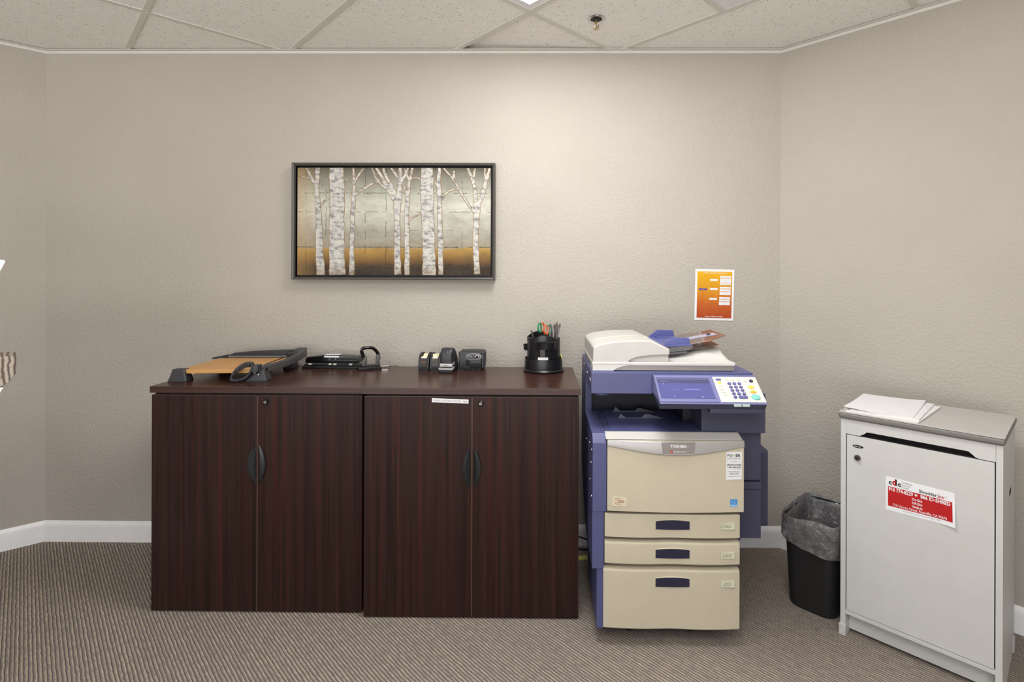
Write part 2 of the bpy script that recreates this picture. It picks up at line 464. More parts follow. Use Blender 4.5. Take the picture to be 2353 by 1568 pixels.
bprof = [(.0, .0), (.013, .0), (.013, .076), (.0105, .084), (.0105, .090), (.006, .101), (.003, .108), (.0, .108)]
jn = {}
for i, (nm, p, q) in enumerate(WALLS):
    prev = WALLS[i-1][1]; nxt = WALLS[(i+1) % 6][2]
    L = sweep(bprof, [prev, p, q, nxt], 'trim_white')[1:3]
    b_ = MB('trim_white'); b_.loft(L)
    struct(b_.build('baseboard_'+nm, smooth=20))
# floor
b_ = MB('carpet'); b_.prism([(p.x*1.03, p.y*1.03) for p in ROOM], 'z', -.08, 0)
struct(b_.build('floor', smooth=0))
# ceiling: tiles cut to the room, on a rotated grid
K = Vector((-.024, 2.384)); g1 = Vector(G1); g2 = Vector(G2); DU = 1.215; DV = .622
def clip(poly, clipper):
    out = poly
    n = len(clipper)
    for i in range(n):
        a, c = clipper[i], clipper[(i+1) % n]; d = c-a; nrm = Vector((d.y, -d.x))
        src = out; out = []
        for j in range(len(src)):
            p, q = src[j], src[(j+1) % len(src)]
            sp, sq = (p-a).dot(nrm), (q-a).dot(nrm)
            if sp >= 0: out.append(p)
            if (sp > 0) != (sq > 0) and abs(sp-sq) > 1e-9: out.append(p+(q-p)*(sp/(sp-sq)))
        if len(out) < 3: return []
    return out
def uv(u, v): return K+g1*(u*DU)+g2*(v*DV)
FIX = {(0, 0): 1, (1, 2): 1, (2, 3): 1, (1, 5): 1}
DIFF = (.5, -1, 1.0, 0)
tiles = MB('ceiling_tile')
def tile(u0, v0, u1, v1, lift=None):
    e = .008
    pl = clip([uv(u0, v0)+(g1+g2)*e, uv(u1, v0)+(g2-g1)*e, uv(u1, v1)-(g1+g2)*e, uv(u0, v1)+(g1-g2)*e], ROOM)
    if not pl: return
    n = len(pl)
    zs = [ZC+.004+(lift(p) if lift else 0) for p in pl]
    vs = [(p.x, p.y, z) for p, z in zip(pl, zs)]+[(p.x, p.y, z+.015) for p, z in zip(pl, zs)]
    tiles.add(vs, [tuple(range(n)), tuple(range(n, 2*n))]+[(i, (i+1) % n, n+(i+1) % n, n+i) for i in range(n)])
def lift_fn(p): return max(0, min(.02, .02-.028*(p-Vector((-.30, 2.79))).length)) 
for i in range(-5, 7):
    for j in range(-7, 10):
        if (i, j) in FIX: continue
        if (i, j) == (0, -1):
            tile(0, -1, .5, 0); continue
        tile(i, j, i+1, j+1, lift_fn if (i, j) == (-1, -1) else None)
ceil = MB('plenum'); ceil.prism([(p.x*1.03, p.y*1.03) for p in ROOM], 'z', 2.82, 2.9)
co = struct(ceil.build('ceiling', smooth=0))
tiles.build('ceiling_tiles', co, smooth=0)
bars = MB('grid_white')
def clipseg(p, q, w):
    d = (q-p).normalized(); n = Vector((-d.y, d.x))*w/2
    return clip([p+n, q+n, q-n, p-n], ROOM)
def bar(p, q, z0=ZC-.001, z1=ZC+.0035, w=.024):
    pl = clipseg(p, q, w)
    if pl: bars.prism([tuple(v) for v in pl], 'z', z0, z1)
for j in range(-7, 11): bar(uv(-5, j), uv(7, j))
for i in range(-5, 8): bar(uv(i, -7), uv(i, 10), ZC-.0012)
bar(uv(.5, -1), uv(.5, 0), ZC-.0014)
bars.build('ceiling_grid', co, smooth=0)
for i, (nm, p, q) in enumerate(WALLS):
    prev = WALLS[i-1][1]; nxt = WALLS[(i+1) % 6][2]
    L = sweep([(0, ZC-.016), (.002, ZC-.016), (.003, ZC-.003), (.023, ZC-.003), (.023, ZC-.0005), (0, ZC-.0005)], [prev, p, q, nxt], '')[1:3]
    b_ = MB('grid_white'); b_.loft(L); struct(b_.build('trim_%d' % (i+1), smooth=0))

# ------------------------------------------------------------------ ceiling fixtures
def troffer(u, v, label, power):
    c = uv(u+.5, v+.5)
    t = thing('ceiling_light', label, 'light', (c.x, c.y, ZC), math.atan2(G1[1], G1[0]), 'recessed office ceiling lights')
    a, w = DU/2-.013, DV/2-.013
    fr = MB('fixture_white')
    for x0, x1, y0, y1 in ((-a, a, -w, -w+.03), (-a, a, w-.03, w), (-a, -a+.03, -w+.03, w-.03), (a-.03, a, -w+.03, w-.03)):
        fr.box(x0, x1, y0, y1, .002, .012)
    fr.box(-a, a, -w, w, .09, .10)
    for x0, x1, y0, y1 in ((-a, a, -w, -w+.004), (-a, a, w-.004, w), (-a, -a+.004, -w, w), (a-.004, a, -w, w)): fr.box(x0, x1, y0, y1, .012, .09)
    fr.build('frame', t, smooth=0)
    ln = MB('lens_%g' % power)
    i1x, i1y = a-.03, w-.03; i2x, i2y = a-.10, w-.10
    vs = [(-i1x, -i1y, .008), (i1x, -i1y, .008), (i1x, i1y, .008), (-i1x, i1y, .008), (-i2x, -i2y, .03), (i2x, -i2y, .03), (i2x, i2y, .03), (-i2x, i2y, .03)]
    ln.add(vs, [(0, 1, 5, 4), (1, 2, 6, 5), (2, 3, 7, 6), (3, 0, 4, 7), (4, 5, 6, 7)])
    ln.build('lens', t, smooth=0)
    return t
mat('lens_17', (255, 254, 252), .5, emit=15.5); mat('lens_13', (255, 253, 248), .5, emit=13.0)
troffer(0, 0, 'lit ceiling light whose corner shows at the top edge, left of the sprinkler', 17.0)
troffer(1, 2, 'added ceiling light directly above the viewer, to brighten the room', 13.0)  # unseen fixture added for more light, as are the next two
troffer(2, 3, 'added ceiling light over the front of the room behind the viewer', 13.0)  # added out of view to raise the brightness
troffer(1, 5, 'added ceiling light behind the viewer towards the left', 13.0)  # another added light, out of view
# air diffuser, square panel with round centre
c = uv(.75, -.5)
t = thing('air_diffuser', 'square white ceiling air diffuser with round centre, right of the sprinkler', 'air vent', (c.x, c.y, ZC), math.atan2(G1[1], G1[0]))
b_ = MB('fixture_white'); a, w = DU/4-.012, DV/2-.012
b_.box(-a, a, -w, w, .001, .006, .001); b_.build('panel', t)
b_ = MB('fixture_white'); b_.lathe([(.235, .0), (.23, -.006), (.20, -.002), (.16, -.010), (.12, -.004), (.06, -.014), (0, -.016)], n=48); b_.build('cone', t)
# sprinkler
t = thing('fire_sprinkler', 'small chrome fire sprinkler head hanging from the ceiling tile', 'sprinkler', (.282, 2.452, ZC+.0035))
b_ = MB('chrome'); b_.lathe([(.040, 0), (.040, -.003), (.036, -.006), (.027, -.004), (.027, .004)], n=40); b_.build('escutcheon', t)
b_ = MB('black_matte'); b_.lathe([(.027, -.001), (.024, -.004), (.010, -.006), (0, -.006)], n=32); b_.build('cup', t)
b_ = MB('sprinkler_brass'); b_.cyl((0, 0, 0), .007, -.022, -.004)
for s_ in (-1, 1): b_.tube([(s_*.006, 0, -.018), (s_*.011, 0, -.026), (s_*.010, 0, -.036), (s_*.002, 0, -.043)], .0018, 8)
b_.cyl((0, 0, 0), .002, -.04, -.02); b_.cyl((0, 0, 0), .004, -.046, -.042)
b_.build('sprinkler_frame', t)
b_ = MB('sprinkler_brass'); b_.lathe([(0, -.046), (.013, -.046), (.014, -.049), (0, -.050)], n=16); b_.build('deflector', t)

# ------------------------------------------------------------------ mahogany cabinets
def pull(sgn):
    b_ = MB('pull_black'); L = []
    for i in range(17):
        tt = i/16; z = -.083+.166*tt; w = .001+.030*math.sin(PI*tt)**.8; d = .004+.016*math.sin(PI*tt)
        pts = [(0, 0), (.004, -d*.35), (w*.55, -d), (w, -d*.6), (w*1.02, -d*.35), (w, 0)]
        L.append([(sgn*x, y, z) for x, y in pts])
    b_.loft(L); return b_
def cabinet(loc, rz, W, H, D, label, group, lab=False, mt='mahogany_door'):
    t = thing('storage_cabinet', label, 'cabinet', loc, rz, group)
    b_ = MB('mahogany_side')
    b_.box(.004, W-.004, .022, D-.012, .0, H-.032, .001)
    b_.box(.02, W-.02, .012, .03, H-.04, H-.026, m='gap_black')
    b_.build('body', t)
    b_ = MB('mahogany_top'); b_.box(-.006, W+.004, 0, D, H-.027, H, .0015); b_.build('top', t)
    mid = W*.5+.003
    for k, (x0, x1) in enumerate(((.002, mid-.0012), (mid+.0012, W-.002))):
        d = MB(mt if k == 0 else 'mahogany_door_b')
        d.box(x0, x1, .002, .021, .006, H-.035, .0012)
        d.box(x0+.0012, x1-.0012, .0015, .003, H-.0365, H-.035, m='edge_band')
        xe = x1 if k == 0 else x0
        d.box(xe-.0009, xe+.0009, .0012, .003, .008, H-.037, m='edge_band')
        if lab and k == 0:
            d.frame((.282, .0018, H-.042), (1, 0, -.035), (.035, 0, 1))
            d.add([(0, 0, 0), (.151, 0, 0), (.151, -.0165, 0), (0, -.0165, 0), (0, 0, .0005), (.151, 0, .0005), (.151, -.0165, .0005), (0, -.0165, .0005)], [(4, 5, 6, 7), (0, 1, 5, 4), (3, 2, 6, 7), (0, 3, 7, 4), (1, 2, 6, 5)], 'paper')
            d.text('MAILING MATERIALS/BOXES - FREE', .0755, -.0125, .0085, 'ink_grey', .142, 0, layer=2)
            d.reset()
        dd = d.build('door', t)
        o = pull(-1 if k == 0 else 1).build('handle', dd, loc=(mid-.006 if k == 0 else mid+.006, .002, .622))
        if k == 1:
            b_ = MB('gloss_black'); b_.cyl((mid+.036, 0, H-.062), .0115, -.007, .003, 24, ax='y', bev=.002)
            b_.cyl((mid+.036, 0, H-.062), .006, -.0085, -.0065, 16, 'chrome', 'y')
            b_.box(mid+.0352, mid+.0368, -.0092, -.008, H-.066, H-.058, m='gap_black')
            b_.build('lock', dd)
    return t
cabinet((-1.603, 2.222, 0), math.radians(-.6), .889, .945, .545, 'left mahogany storage cabinet with two doors, under the paper cutter', 'mahogany storage cabinets')
cabinet((-.702, 2.187, 0), math.radians(-.55), .889, .950, .52, 'right mahogany cabinet with a white mailing label, beside the copier', 'mahogany storage cabinets', True, 'mahogany_side')
ZL, ZR = .945, .950

# ------------------------------------------------------------------ framed picture
FX0, FX1, FZ0, FZ1, FY = -1.260, -.205, 1.391, 1.997, 2.752
t = thing('framed_picture', 'wide birch tree painting in a dark grey frame on the back wall', 'picture', (FX0, FY, FZ0), math.radians(-.56))
W, H_ = FX1-FX0, FZ1-FZ0
b_ = MB('frame_grey')
fw = .016
def fr_piece(pr):      # profile (inset, y) swept around rectangle
    L = []
    for sx_, sz_ in ((0, 0), (1, 0), (1, 1), (0, 1)):
        L.append([((i if sx_ == 0 else W-i), y, (i if sz_ == 0 else H_-i)) for i, y in pr])
    vs = [p for l in L for p in l]; k = len(pr); fs = []
    for i in range(4):
        for j in range(k): fs.append((i*k+j, ((i+1) % 4)*k+j, ((i+1) % 4)*k+(j+1) % k, i*k+(j+1) % k))
    return vs, fs
v_, f_ = fr_piece([(0, .052), (0, 0), (.004, -.002), (.011, .001), (.0115, .052)]); b_.add(v_, f_)
v_, f_ = fr_piece([(.0115, .050), (.0115, .006), (.0165, .008), (.0165, .050)]); b_.add(v_, f_, 'frame_black')
b_.box(.01, W-.01, .038, .048, .01, H_-.01, m='frame_black')
b_.build('frame', t, smooth=20)
CW, CH = W-.046, H_-.046
cv = MB('painting_ground'); cv.box(0, CW, 0, .02, 0, CH, .001)
PX = lambda x: (x-125)/(2205-125)*CW
PZ = lambda y: (1250-y)/(1250-105)*CH
def strip(pts, wd, m, y, layer_k=1.0):
    # pts: pixel polyline, wd widths (px)
    P = [Vector((PX(p[0]), PZ(p[1]))) for p in pts]; n = len(P); l_, r_ = [], []
    for i in range(n):
        d = (P[min(i+1, n-1)]-P[max(i-1, 0)]).normalized(); nn_ = Vector((-d.y, d.x)); w_ = wd[i]/(2205-125)*CW/2*layer_k
        if layer_k > 1: w_ = wd[i]/(2205-125)*CW/2+.0022
        l_.append(P[i]+nn_*w_); r_.append(P[i]-nn_*w_)
    cl = lambda p: (min(max(p.x, .0005), CW-.0005), y, min(max(p.y, .0005), CH-.0005))
    for i in range(n-1):
        q = [cl(l_[i]), cl(l_[i+1]), cl(r_[i+1]), cl(r_[i])]
        cv.add(q, [(0, 1, 2, 3)], m)
def jig(pts, wd, k=6):
    o, w2 = [], []
    for i in range(len(pts)-1):
        for j in range(k):
            f = j/k; o.append((pts[i][0]*(1-f)+pts[i+1][0]*f+random.uniform(-4, 4), pts[i][1]*(1-f)+pts[i+1][1]*f)); w2.append((wd[i]*(1-f)+wd[i+1]*f)*random.uniform(.93, 1.07))
    o.append(pts[-1]); w2.append(wd[-1]); return o, w2
TREES = [
 ([(380, 1248), (365, 900), (352, 560), (335, 330), (345, 100)], [92, 72, 58, 40, 44]),
 ([(330, 300), (280, 220), (225, 110)], [34, 26, 18]), ([(280, 225), (200, 205), (135, 190)], [10, 8, 5]), ([(385, 500), (420, 460), (470, 425)], [14, 12, 8]),
 ([(562, 1248), (556, 1000), (552, 700), (556, 400), (545, 105)], [172, 168, 158, 158, 142]),
 ([(712, 1246), (716, 900), (722, 600), (735, 300), (727, 105)], [50, 44, 44, 30, 14]),
 ([(738, 262), (780, 190), (838, 112)], [20, 18, 12]), ([(720, 265), (670, 240), (628, 215)], [10, 8, 6]), ([(745, 400), (790, 355), (850, 325), (920, 280), (985, 250), (1022, 208)], [26, 22, 22, 16, 12, 6]),
 ([(1210, 1240), (1205, 900), (1200, 600), (1205, 430)], [64, 60, 58, 90]),
 ([(1222, 440), (1225, 330), (1230, 220), (1232, 105)], [62, 48, 36, 26]),
 ([(1185, 450), (1150, 380), (1095, 310), (1060, 240), (1020, 180), (975, 108)], [60, 60, 52, 30, 26, 20]),
 ([(1170, 380), (1140, 300), (1090, 220), (1060, 150), (1050, 105)], [40, 34, 30, 24, 18]), ([(1090, 330), (1010, 270), (960, 190), (928, 108)], [22, 18, 14, 10]),
 ([(1245, 260), (1280, 190), (1318, 108)], [26, 24, 16]), ([(1215, 230), (1180, 175), (1135, 108)], [24, 22, 14]),
 ([(1308, 1244), (1308, 900), (1302, 600), (1318, 380), (1330, 230)], [50, 48, 46, 40, 26]),
 ([(1332, 240), (1350, 180), (1362, 105)], [26, 22, 18]), ([(1330, 240), (1300, 170), (1275, 108)], [20, 16, 12]), ([(1345, 222), (1400, 208), (1450, 222)], [10, 9, 8]), ([(1300, 380), (1280, 320), (1262, 280)], [24, 20, 16]), ([(1325, 655), (1380, 630), (1455, 590)], [12, 10, 7]),
 ([(1550, 1246), (1540, 950), (1528, 600), (1520, 380), (1520, 105)], [138, 132, 125, 140, 118]),
 ([(1672, 1240), (1668, 900), (1655, 500), (1645, 250), (1652, 105)], [46, 50, 44, 40, 24]),
 ([(1640, 300), (1610, 270), (1595, 240)], [16, 12, 8]), ([(1668, 450), (1710, 390), (1760, 350), (1850, 322)], [24, 18, 14, 6]),
 ([(2062, 1235), (2045, 900), (2050, 650), (2055, 480)], [54, 56, 52, 80]),
 ([(2045, 500), (2040, 380), (2020, 250), (1990, 180), (1955, 108)], [42, 38, 32, 26, 16]), ([(2065, 500), (2115, 400), (2140, 290), (2170, 200), (2190, 108)], [42, 40, 34, 28, 20]),
 ([(2035, 580), (1960, 490), (1880, 360), (1800, 220), (1700, 108)], [24, 20, 18, 18, 12]), ([(1812, 210), (1805, 140)], [22, 16]), ([(2025, 210), (2035, 110)], [20, 12]), ([(2145, 240), (2140, 108)], [16, 12]),
]
for i, (pp, ww) in enumerate(TREES):
    p2, w2 = jig(pp, ww)
    strip(p2, w2, 'birch_outline', -.0006-.00002*i, 2)
    strip(p2, w2, 'birch_white', -.0016-.00002*i)
o = cv.build('canvas', t, smooth=0, loc=(.023, .016, .023)); o['label'] = 'painting of white birch trunks over a brown field'

# ------------------------------------------------------------------ notice on wall
rz = math.radians(-.56)
t_ = MB('paper')
NW, NH = .2035, .268
t_.frame((0, 0, 0), (1, 0, 0), (0, 0, 1))
t_.add([(0, 0, 0), (NW, 0, 0), (NW, NH, 0), (0, NH, 0), (0, 0, -.0006), (NW, 0, -.0006), (NW, NH, -.0006), (0, NH, -.0006)], [(0, 1, 2, 3), (4, 5, 6, 7), (0, 1, 5, 4), (1, 2, 6, 5), (2, 3, 7, 6), (3, 0, 4, 7)])
mX, mZ = .011, .0125
t_.rect(mX, mZ, NW-mX, NH-mZ, 'notice_orange', 1)
U = lambda x: mX+(x-320)/(1195-320)*(NW-2*mX)
V = lambda y: NH-mZ-(y-200)/(1360-200)*(NH-2*mZ)
t_.text('Color Copier/Printer/Fax/Scan', U(775), V(245), .0050, 'paper', .125, .02)
t_.text('Usage is billed monthly', U(750), V(1335), .0060, 'paper', .092, .02)
def nbox(x0, y0, x1, y1, lines, m='paper', ink='ink_grey'):
    t_.rect(U(x0), V(y1), U(x1), V(y0), m, 2)
    n = len(lines)
    for i, s_ in enumerate(lines):
        yy = y0+(y1-y0)*(i+.5)/n
        t_.text(s_, U((x0+x1)/2), V(yy)-.0013, .0026, ink, min((U(x1)-U(x0))*.8, len(s_)*.0017), 0, layer=3)
for r_ in ((895, 305, 1170, 350, ['Black and white 10c copy']), (895, 362, 1170, 478, ['Letter size color copies', '8.5 x 11 copy', 'Legal size color copy', 'Copies']), (893, 488, 1168, 530, ['Fax and scan by email'])): nbox(*r_)
for r_ in ((640, 385, 835, 435, ['Copy']), (640, 608, 835, 658, ['Print']), (635, 860, 820, 908, ['Fax'])): nbox(*r_)
for r_ in ((888, 578, 1165, 625, ['Black and white 10c copy']), (888, 638, 1163, 688, ['Color copy']), (885, 702, 1162, 778, ['Color laser prints', 'per page'])): nbox(*r_)
for r_ in ((880, 830, 1155, 878, ['Sending a fax locally']), (878, 890, 1152, 938, ['Receiving']), (875, 952, 1148, 1030, ['Long distance fax sheet', 'per page'])): nbox(*r_)
nbox(360, 625, 570, 668, ['Your Code'], 'ink_violet', 'paper')
for x0, y0, x1, y1 in ((603, 408, 607, 885), (603, 408, 640, 411), (570, 640, 640, 643), (603, 882, 635, 885), (866, 330, 869, 508), (860, 600, 863, 740), (850, 855, 853, 990), (835, 408, 895, 411), (835, 632, 888, 635), (820, 884, 878, 887)):
    t_.rect(U(x0), V(y1), U(x1), V(y0), 'tan_line' if 'tan_line' in MATS else 'btn_orange', 2)
o = t_.build('wall_notice', smooth=0)
tag(o, 'orange usage notice sheet with white border, taped to the wall above the copier', 'notice', loc=(.838, 2.7805, 1.186), rz=rz)
o.rotation_euler = (0, math.radians(1.1), rz)


# ------------------------------------------------------------------ copier
cp = thing('office_copier', 'large blue and ivory office copier standing between cabinet and waste basket', 'copier', (.2246, 2.03, 0), math.radians(-1))
BW = .60
b_ = MB('copier_blue')
# upper body with top surface of the output tray
b_.prism([(.0, .512), (.0, .775), (.022, .806), (.58, .806), (.58, .512)], 'x', 0, .054, .003)      # left column (profile y,z)
b_.box(.054, .572, .012, .58, .512, .795)
b_.prism([(.012, .795), (.05, .806), (.40, .806), (.40, .795)], 'x', .054, .43)
b_.box(0, .43, .40, .58, .80, .952)                  # rear riser behind tray
b_.box(0, .03, .36, .41, .80, .95, .003)
b_.build('upper_body', cp)
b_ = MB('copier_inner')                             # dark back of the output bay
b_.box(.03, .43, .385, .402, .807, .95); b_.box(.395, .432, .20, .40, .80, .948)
for k in range(6): b_.box(.36+.006*k, .363+.006*k, .376, .386, .81, .94, m='copier_navy_and_shade')
b_.build('output_bay', cp)
b_ = MB('copier_navy_and_shade')  # tower's shade is put into this darker colour
b_.box(.43, .68, .055, .58, .80, .955, .004)
b_.box(.58, .68, .10, .58, .60, .81, .003)
b_.build('right_tower', cp)
b_ = MB('copier_blue')
b_.box(0, .045, .004, .30, .292, .512, .002); b_.prism([(.30, .292), (.30, .512), (.56, .512), (.42, .38)], 'x', 0, .04)
b_.box(.018, .045, .01, .40, .06, .292, .002)
b_.build('left_cover', cp)
b_ = MB('copier_navy_and_shade')
b_.box(.045, .555, .03, .57, .055, .512); b_.box(.03, .56, .30, .57, .10, .5); b_.box(.56, .60, .10, .57, .36, .6)
b_.build('lower_body', cp)
# right side unit
b_ = MB('copier_navy_and_shade')
b_.box(.565, .688, .115, .50, .36, .558, .004); b_.box(.565, .686, .105, .50, .562, .592, .003); b_.box(.565, .684, .115, .50, .592, .62, .002)
b_.build('side_unit', cp)
b_ = MB('copier_navy_and_shade')
b_.prism(rr(.25, .345, .50, .672, .012), 'x', .68, .772, .003); b_.box(.77, .785, .30, .34, .345, .385, .003)
b_.build('bypass_tray', cp)
# output tray paper guides
b_ = MB('copier_blue'); b_.prism([(.075, .806), (.13, .813), (.36, .813), (.38, .806)], 'x', .075, .34); b_.build('output_tray', cp)
for y_, pts in ((.215, [(.128, .812), (.137, .832), (.160, .8155), (.225, .8155), (.240, .831), (.255, .831), (.325, .812)]), (.32, [(.118, .812), (.130, .836), (.152, .8165), (.215, .8165), (.228, .830), (.24, .831), (.31, .812)])):
    b_ = MB('guide_grey'); b_.prism(pts, 'y', y_, y_+.004); b_.build('paper_stop', cp)
# scanner
b_ = MB('copier_blue')
b_.box(0, .636, .072, .56, .949, 1.034, .003)
b_.box(0, .2395, .066, .08, .949, 1.032, .003)
b_.box(.575, .60, .40, .45, 1.034, 1.046, .003)
b_.build('scanner', cp)
b_ = MB('copier_blue'); b_.lathe([(.032, .949), (.032, .940), (.024, .934), (0, .933)], (.048, .115, 0), 28); b_.build('scanner_foot', cp)
for y_, z_ in ((.10, .995), (.115, 1.0), (.25, 1.0), (.42, 1.01), (.03, .56), (.06, .68), (.12, .74), (.3, .7), (.03, .74), (.10, .60)):
    b_ = MB('chrome'); b_.lathe([(.004, 0), (.004, -.0015), (.003, -.003), (0, -.003)], (0, y_, z_), 10, ax='x'); b_.build('screw', cp)
# document feeder lid
b_ = MB('ivory_light')
b_.box(.006, .575, .092, .535, 1.056, 1.070, .003)
b_.prism([(.008, 1.0355), (.008, 1.06), (.17, 1.06), (.13, 1.054), (.105, 1.046), (.09, 1.0355)], 'y', .092, .20)
b_.build('lid', cp)
b_ = MB('silver_dim'); b_.box(.05, .572, .098, .53, 1.0362, 1.058, .001); b_.box(.01, .56, .2, .52, 1.034, 1.058); o = b_.build('platen_rim', cp); o['label'] = 'grey-brown rim beneath the ivory lid'
hp = [(.008, 1.060), (.0105, 1.128), (.030, 1.138), (.060, 1.1455), (.109, 1.1525), (.159, 1.1555), (.238, 1.1560), (.3155, 1.1215), (.3155, 1.098)]
# sculpted hump: front cut-away under a curved lip
cut = [(.313, 1.098), (.28, 1.097), (.24, 1.0945), (.20, 1.090), (.175, 1.084), (.16, 1.077), (.152, 1.071), (.150, 1.068)]
b_ = MB('ivory')
b_.prism(hp+cut[1:]+[(.150, 1.060)], 'y', .094, .53, .006, seg=3)
b_.prism([(.145, 1.068), (.175, 1.099), (.3135, 1.099), (.3135, 1.068)], 'y', .112, .52)
b_.box(.235, .247, .20, .235, 1.145, 1.1568, m='beige_label')
b_.tube([(.03, .26, 1.1384), (.07, .262, 1.1482), (.12, .264, 1.1538), (.17, .266, 1.1562), (.22, .268, 1.1566)], .0016, 6, 'ivory_light')
b_.build('document_feeder', cp)
# exit mound on the lid
b_ = MB('ivory_light')
NX, NY = 28, 14; vs = []; fs = []
def hgt(x, y):
    u = (x-.316)/(.573-.316); v = min(max((y-.105)/.15, 0), 1); v = v*v*(3-2*v)
    if u < .75: k = u/.75; f = (k*k*(3-2*k))*1.0
    elif u < .93: f = 1-.12*((u-.75)/.18)
    else: f = .88*max(0, 1-(u-.93)/.07)**.8
    return 1.0695+.043*f*v+.003*v
for i in range(NX+1):
    for j in range(NY+1):
        x = .316+(.573-.316)*i/NX; y = .10+(.53-.10)*j/NY; vs.append((x, y, hgt(x, y)))
base = len(vs)
for i in range(NX):
    for j in range(NY):
        a = i*(NY+1)+j; fs.append((a, a+NY+1, a+NY+2, a+1))
# back and side skirts
for i in range(NX+1): x = .316+(.573-.316)*i/NX; vs.append((x, .53, 1.0665))
for i in range(NX): fs.append((i*(NY+1)+NY, (i+1)*(NY+1)+NY, base+i+1, base+i))
b2 = len(vs)
for j in range(NY+1): vs.append((.573, .10+.43*j/NY, 1.0665))
for j in range(NY): a = NX*(NY+1)+j; fs.append((a, a+1, b2+j+1, b2+j))
b_.add(vs, fs); b_.build('exit_tray', cp)
# feeder tray and guides
b_ = MB('guide_blue'); b_.prism([(.295, 1.120), (.295, 1.128), (.42, 1.134), (.42, 1.127)], 'y', .17, .47); b_.build('feed_tray', cp)
b_ = MB('guide_blue'); b_.prism([(.318, 1.128), (.318, 1.142), (.352, 1.160), (.415, 1.158), (.420, 1.132), (.332, 1.117)], 'y', .178, .192, .003); b_.box(.33, .42, .19, .225, 1.1285, 1.1335, .001); b_.build('side_guide', cp)
b_ = MB('guide_blue'); b_.prism([(.300, 1.122), (.306, 1.137), (.343, 1.164), (.415, 1.162), (.421, 1.132), (.333, 1.125)], 'y', .45, .465, .003); b_.box(.33, .42, .41, .452, 1.13, 1.135, .001); b_.build('side_guide', cp)
b_ = MB('smoke_brown')
def slab(corners, th):
    n = len(corners); return [tuple(c) for c in corners]+[(c[0], c[1], c[2]-th) for c in corners], [tuple(range(n)), tuple(range(n, 2*n))]+[(i, (i+1) % n, n+(i+1) % n, n+i) for i in range(n)]
def plx(x): return 1.131+(x-.41)*.21
v_, f_ = slab([(.405, .185, plx(.405)), (.500, .170, plx(.50)), (.578, .215, plx(.578)), (.582, .44, plx(.582)), (.405, .455, plx(.405))], .003); b_.add(v_, f_)
b_.build('original_tray', cp)
b_ = MB('lavender'); v_, f_ = slab([(.41, .29, plx(.41)+.002), (.56, .27, plx(.56)+.002), (.56, .33, plx(.56)+.002), (.41, .35, plx(.41)+.002)], .0015); b_.add(v_, f_)
b_.prism([(.520, plx(.52)), (.530, plx(.53)+.012), (.542, plx(.54))], 'y', .29, .305, m='copier_navy_and_shade'); b_.build('size_gauge', cp)
b_ = MB('smoke_clear'); b_.prism([(.325, 1.098), (.325, 1.116), (.423, 1.131), (.43, 1.122), (.415, 1.108)], 'y', .172, .18)
b_.prism([(.32, 1.086), (.33, 1.094), (.405, 1.103), (.41, 1.096)], 'y', .18, .19); b_.build('clear_rail', cp)
b_ = MB('smoke_brown'); v_, f_ = slab([(.40, .19, 1.108), (.47, .185, 1.116), (.545, .20, 1.128), (.552, .42, 1.130), (.40, .44, 1.108)], .0025); b_.add(v_, f_); b_.build('tray_extension', cp)
# exit flap lying over the mound
b_ = MB('dark_grey'); b_.tube([(.318, .19, 1.083), (.36, .19, 1.085), (.40, .20, 1.094), (.44, .21, 1.106), (.48, .23, 1.113), (.52, .25, 1.116)], .0022, 8); b_.build('exit_flap', cp)
# control panel
P0 = Vector((0, .05, 1.0247)); P1 = Vector((0, -.07, .9457))
pu = (P0-P1).normalized()
b_ = MB('copier_panel')
X0, X1 = .2415, .634
b_.prism([(.05, 1.0245), (-.070, .9457), (-.0695, .9410), (.05, .955)], 'x', X0, X1, .0025)
b_.box(X0, .636, .05, .075, .955, 1.0245, .001)
b_.prism([(-.0690, .9405), (-.055, .9205), (.055, .945), (.055, .956)], 'x', X0+.0015, X1-.0015, .0012, m='copier_navy_and_shade')  # lip darkened to paint in the shade of its underside
b_.box(.43, .63, -.055, .06, .905, .936, .003, m='copier_navy_and_shade')
cpn = b_.build('control_panel', cp)
def pf(bb, lift=0.0002):
    n = Vector((0, -pu.z, pu.y)); n = Vector((1, 0, 0)).cross(pu)
    o = P0+n*lift; bb.frame(o, (1, 0, 0), pu); return bb
def pv(v): return -v*(P0-P1).length
b_ = pf(MB('screen_blue'), .0006)
def quad(bb, x0, v0, x1, v1, m, layer): bb.rect(x0, pv(v1), x1, pv(v0), m, layer)
b_.prism([(.2505, pv(.835)), (.4510, pv(.835)), (.4500, pv(.146)), (.2500, pv(.146))], 'z', -.001, .0003)
quad(b_, .2505, .146, .4495, .28, 'screen_top', 2)
quad(b_, .345, .50, .405, .56, 'screen_bar', 3)
b_.text('COPY', .312, pv(.56), .0042, 'screen_text', .022, 0, layer=3); b_.text('e', .325, pv(.52), .005, 'screen_text', layer=3)
b_.rect(.300, pv(.80), .3035, pv(.765), 'screen_text', 3); b_.rect(.402, pv(.80), .409, pv(.77), 'screen_text', 3); b_.rect(.268, pv(.34), .272, pv(.31), 'screen_text', 3)
b_.text('READY', .275, pv(.24), .003, 'screen_text', .028, 0, layer=3)
b_.build('touch_screen', cpn, smooth=0)
b_ = pf(MB('copier_panel'), 0)
for x0, v0, x1, v1 in ((.243, .02, .4605, .10), (.243, .88, .4605, .97), (.243, .10, .2485, .88), (.4525, .10, .4605, .88)): b_.prism([(x0, pv(v1)), (x1, pv(v1)), (x1, pv(v0)), (x0, pv(v0))], 'z', 0, .0035, .001)
b_.build('screen_bezel', cpn)
b_ = pf(MB('ivory_light'), 0)
b_.prism(rr(.4665, pv(.965), .6325, pv(.055), .002), 'z', 0, .003, .0008)
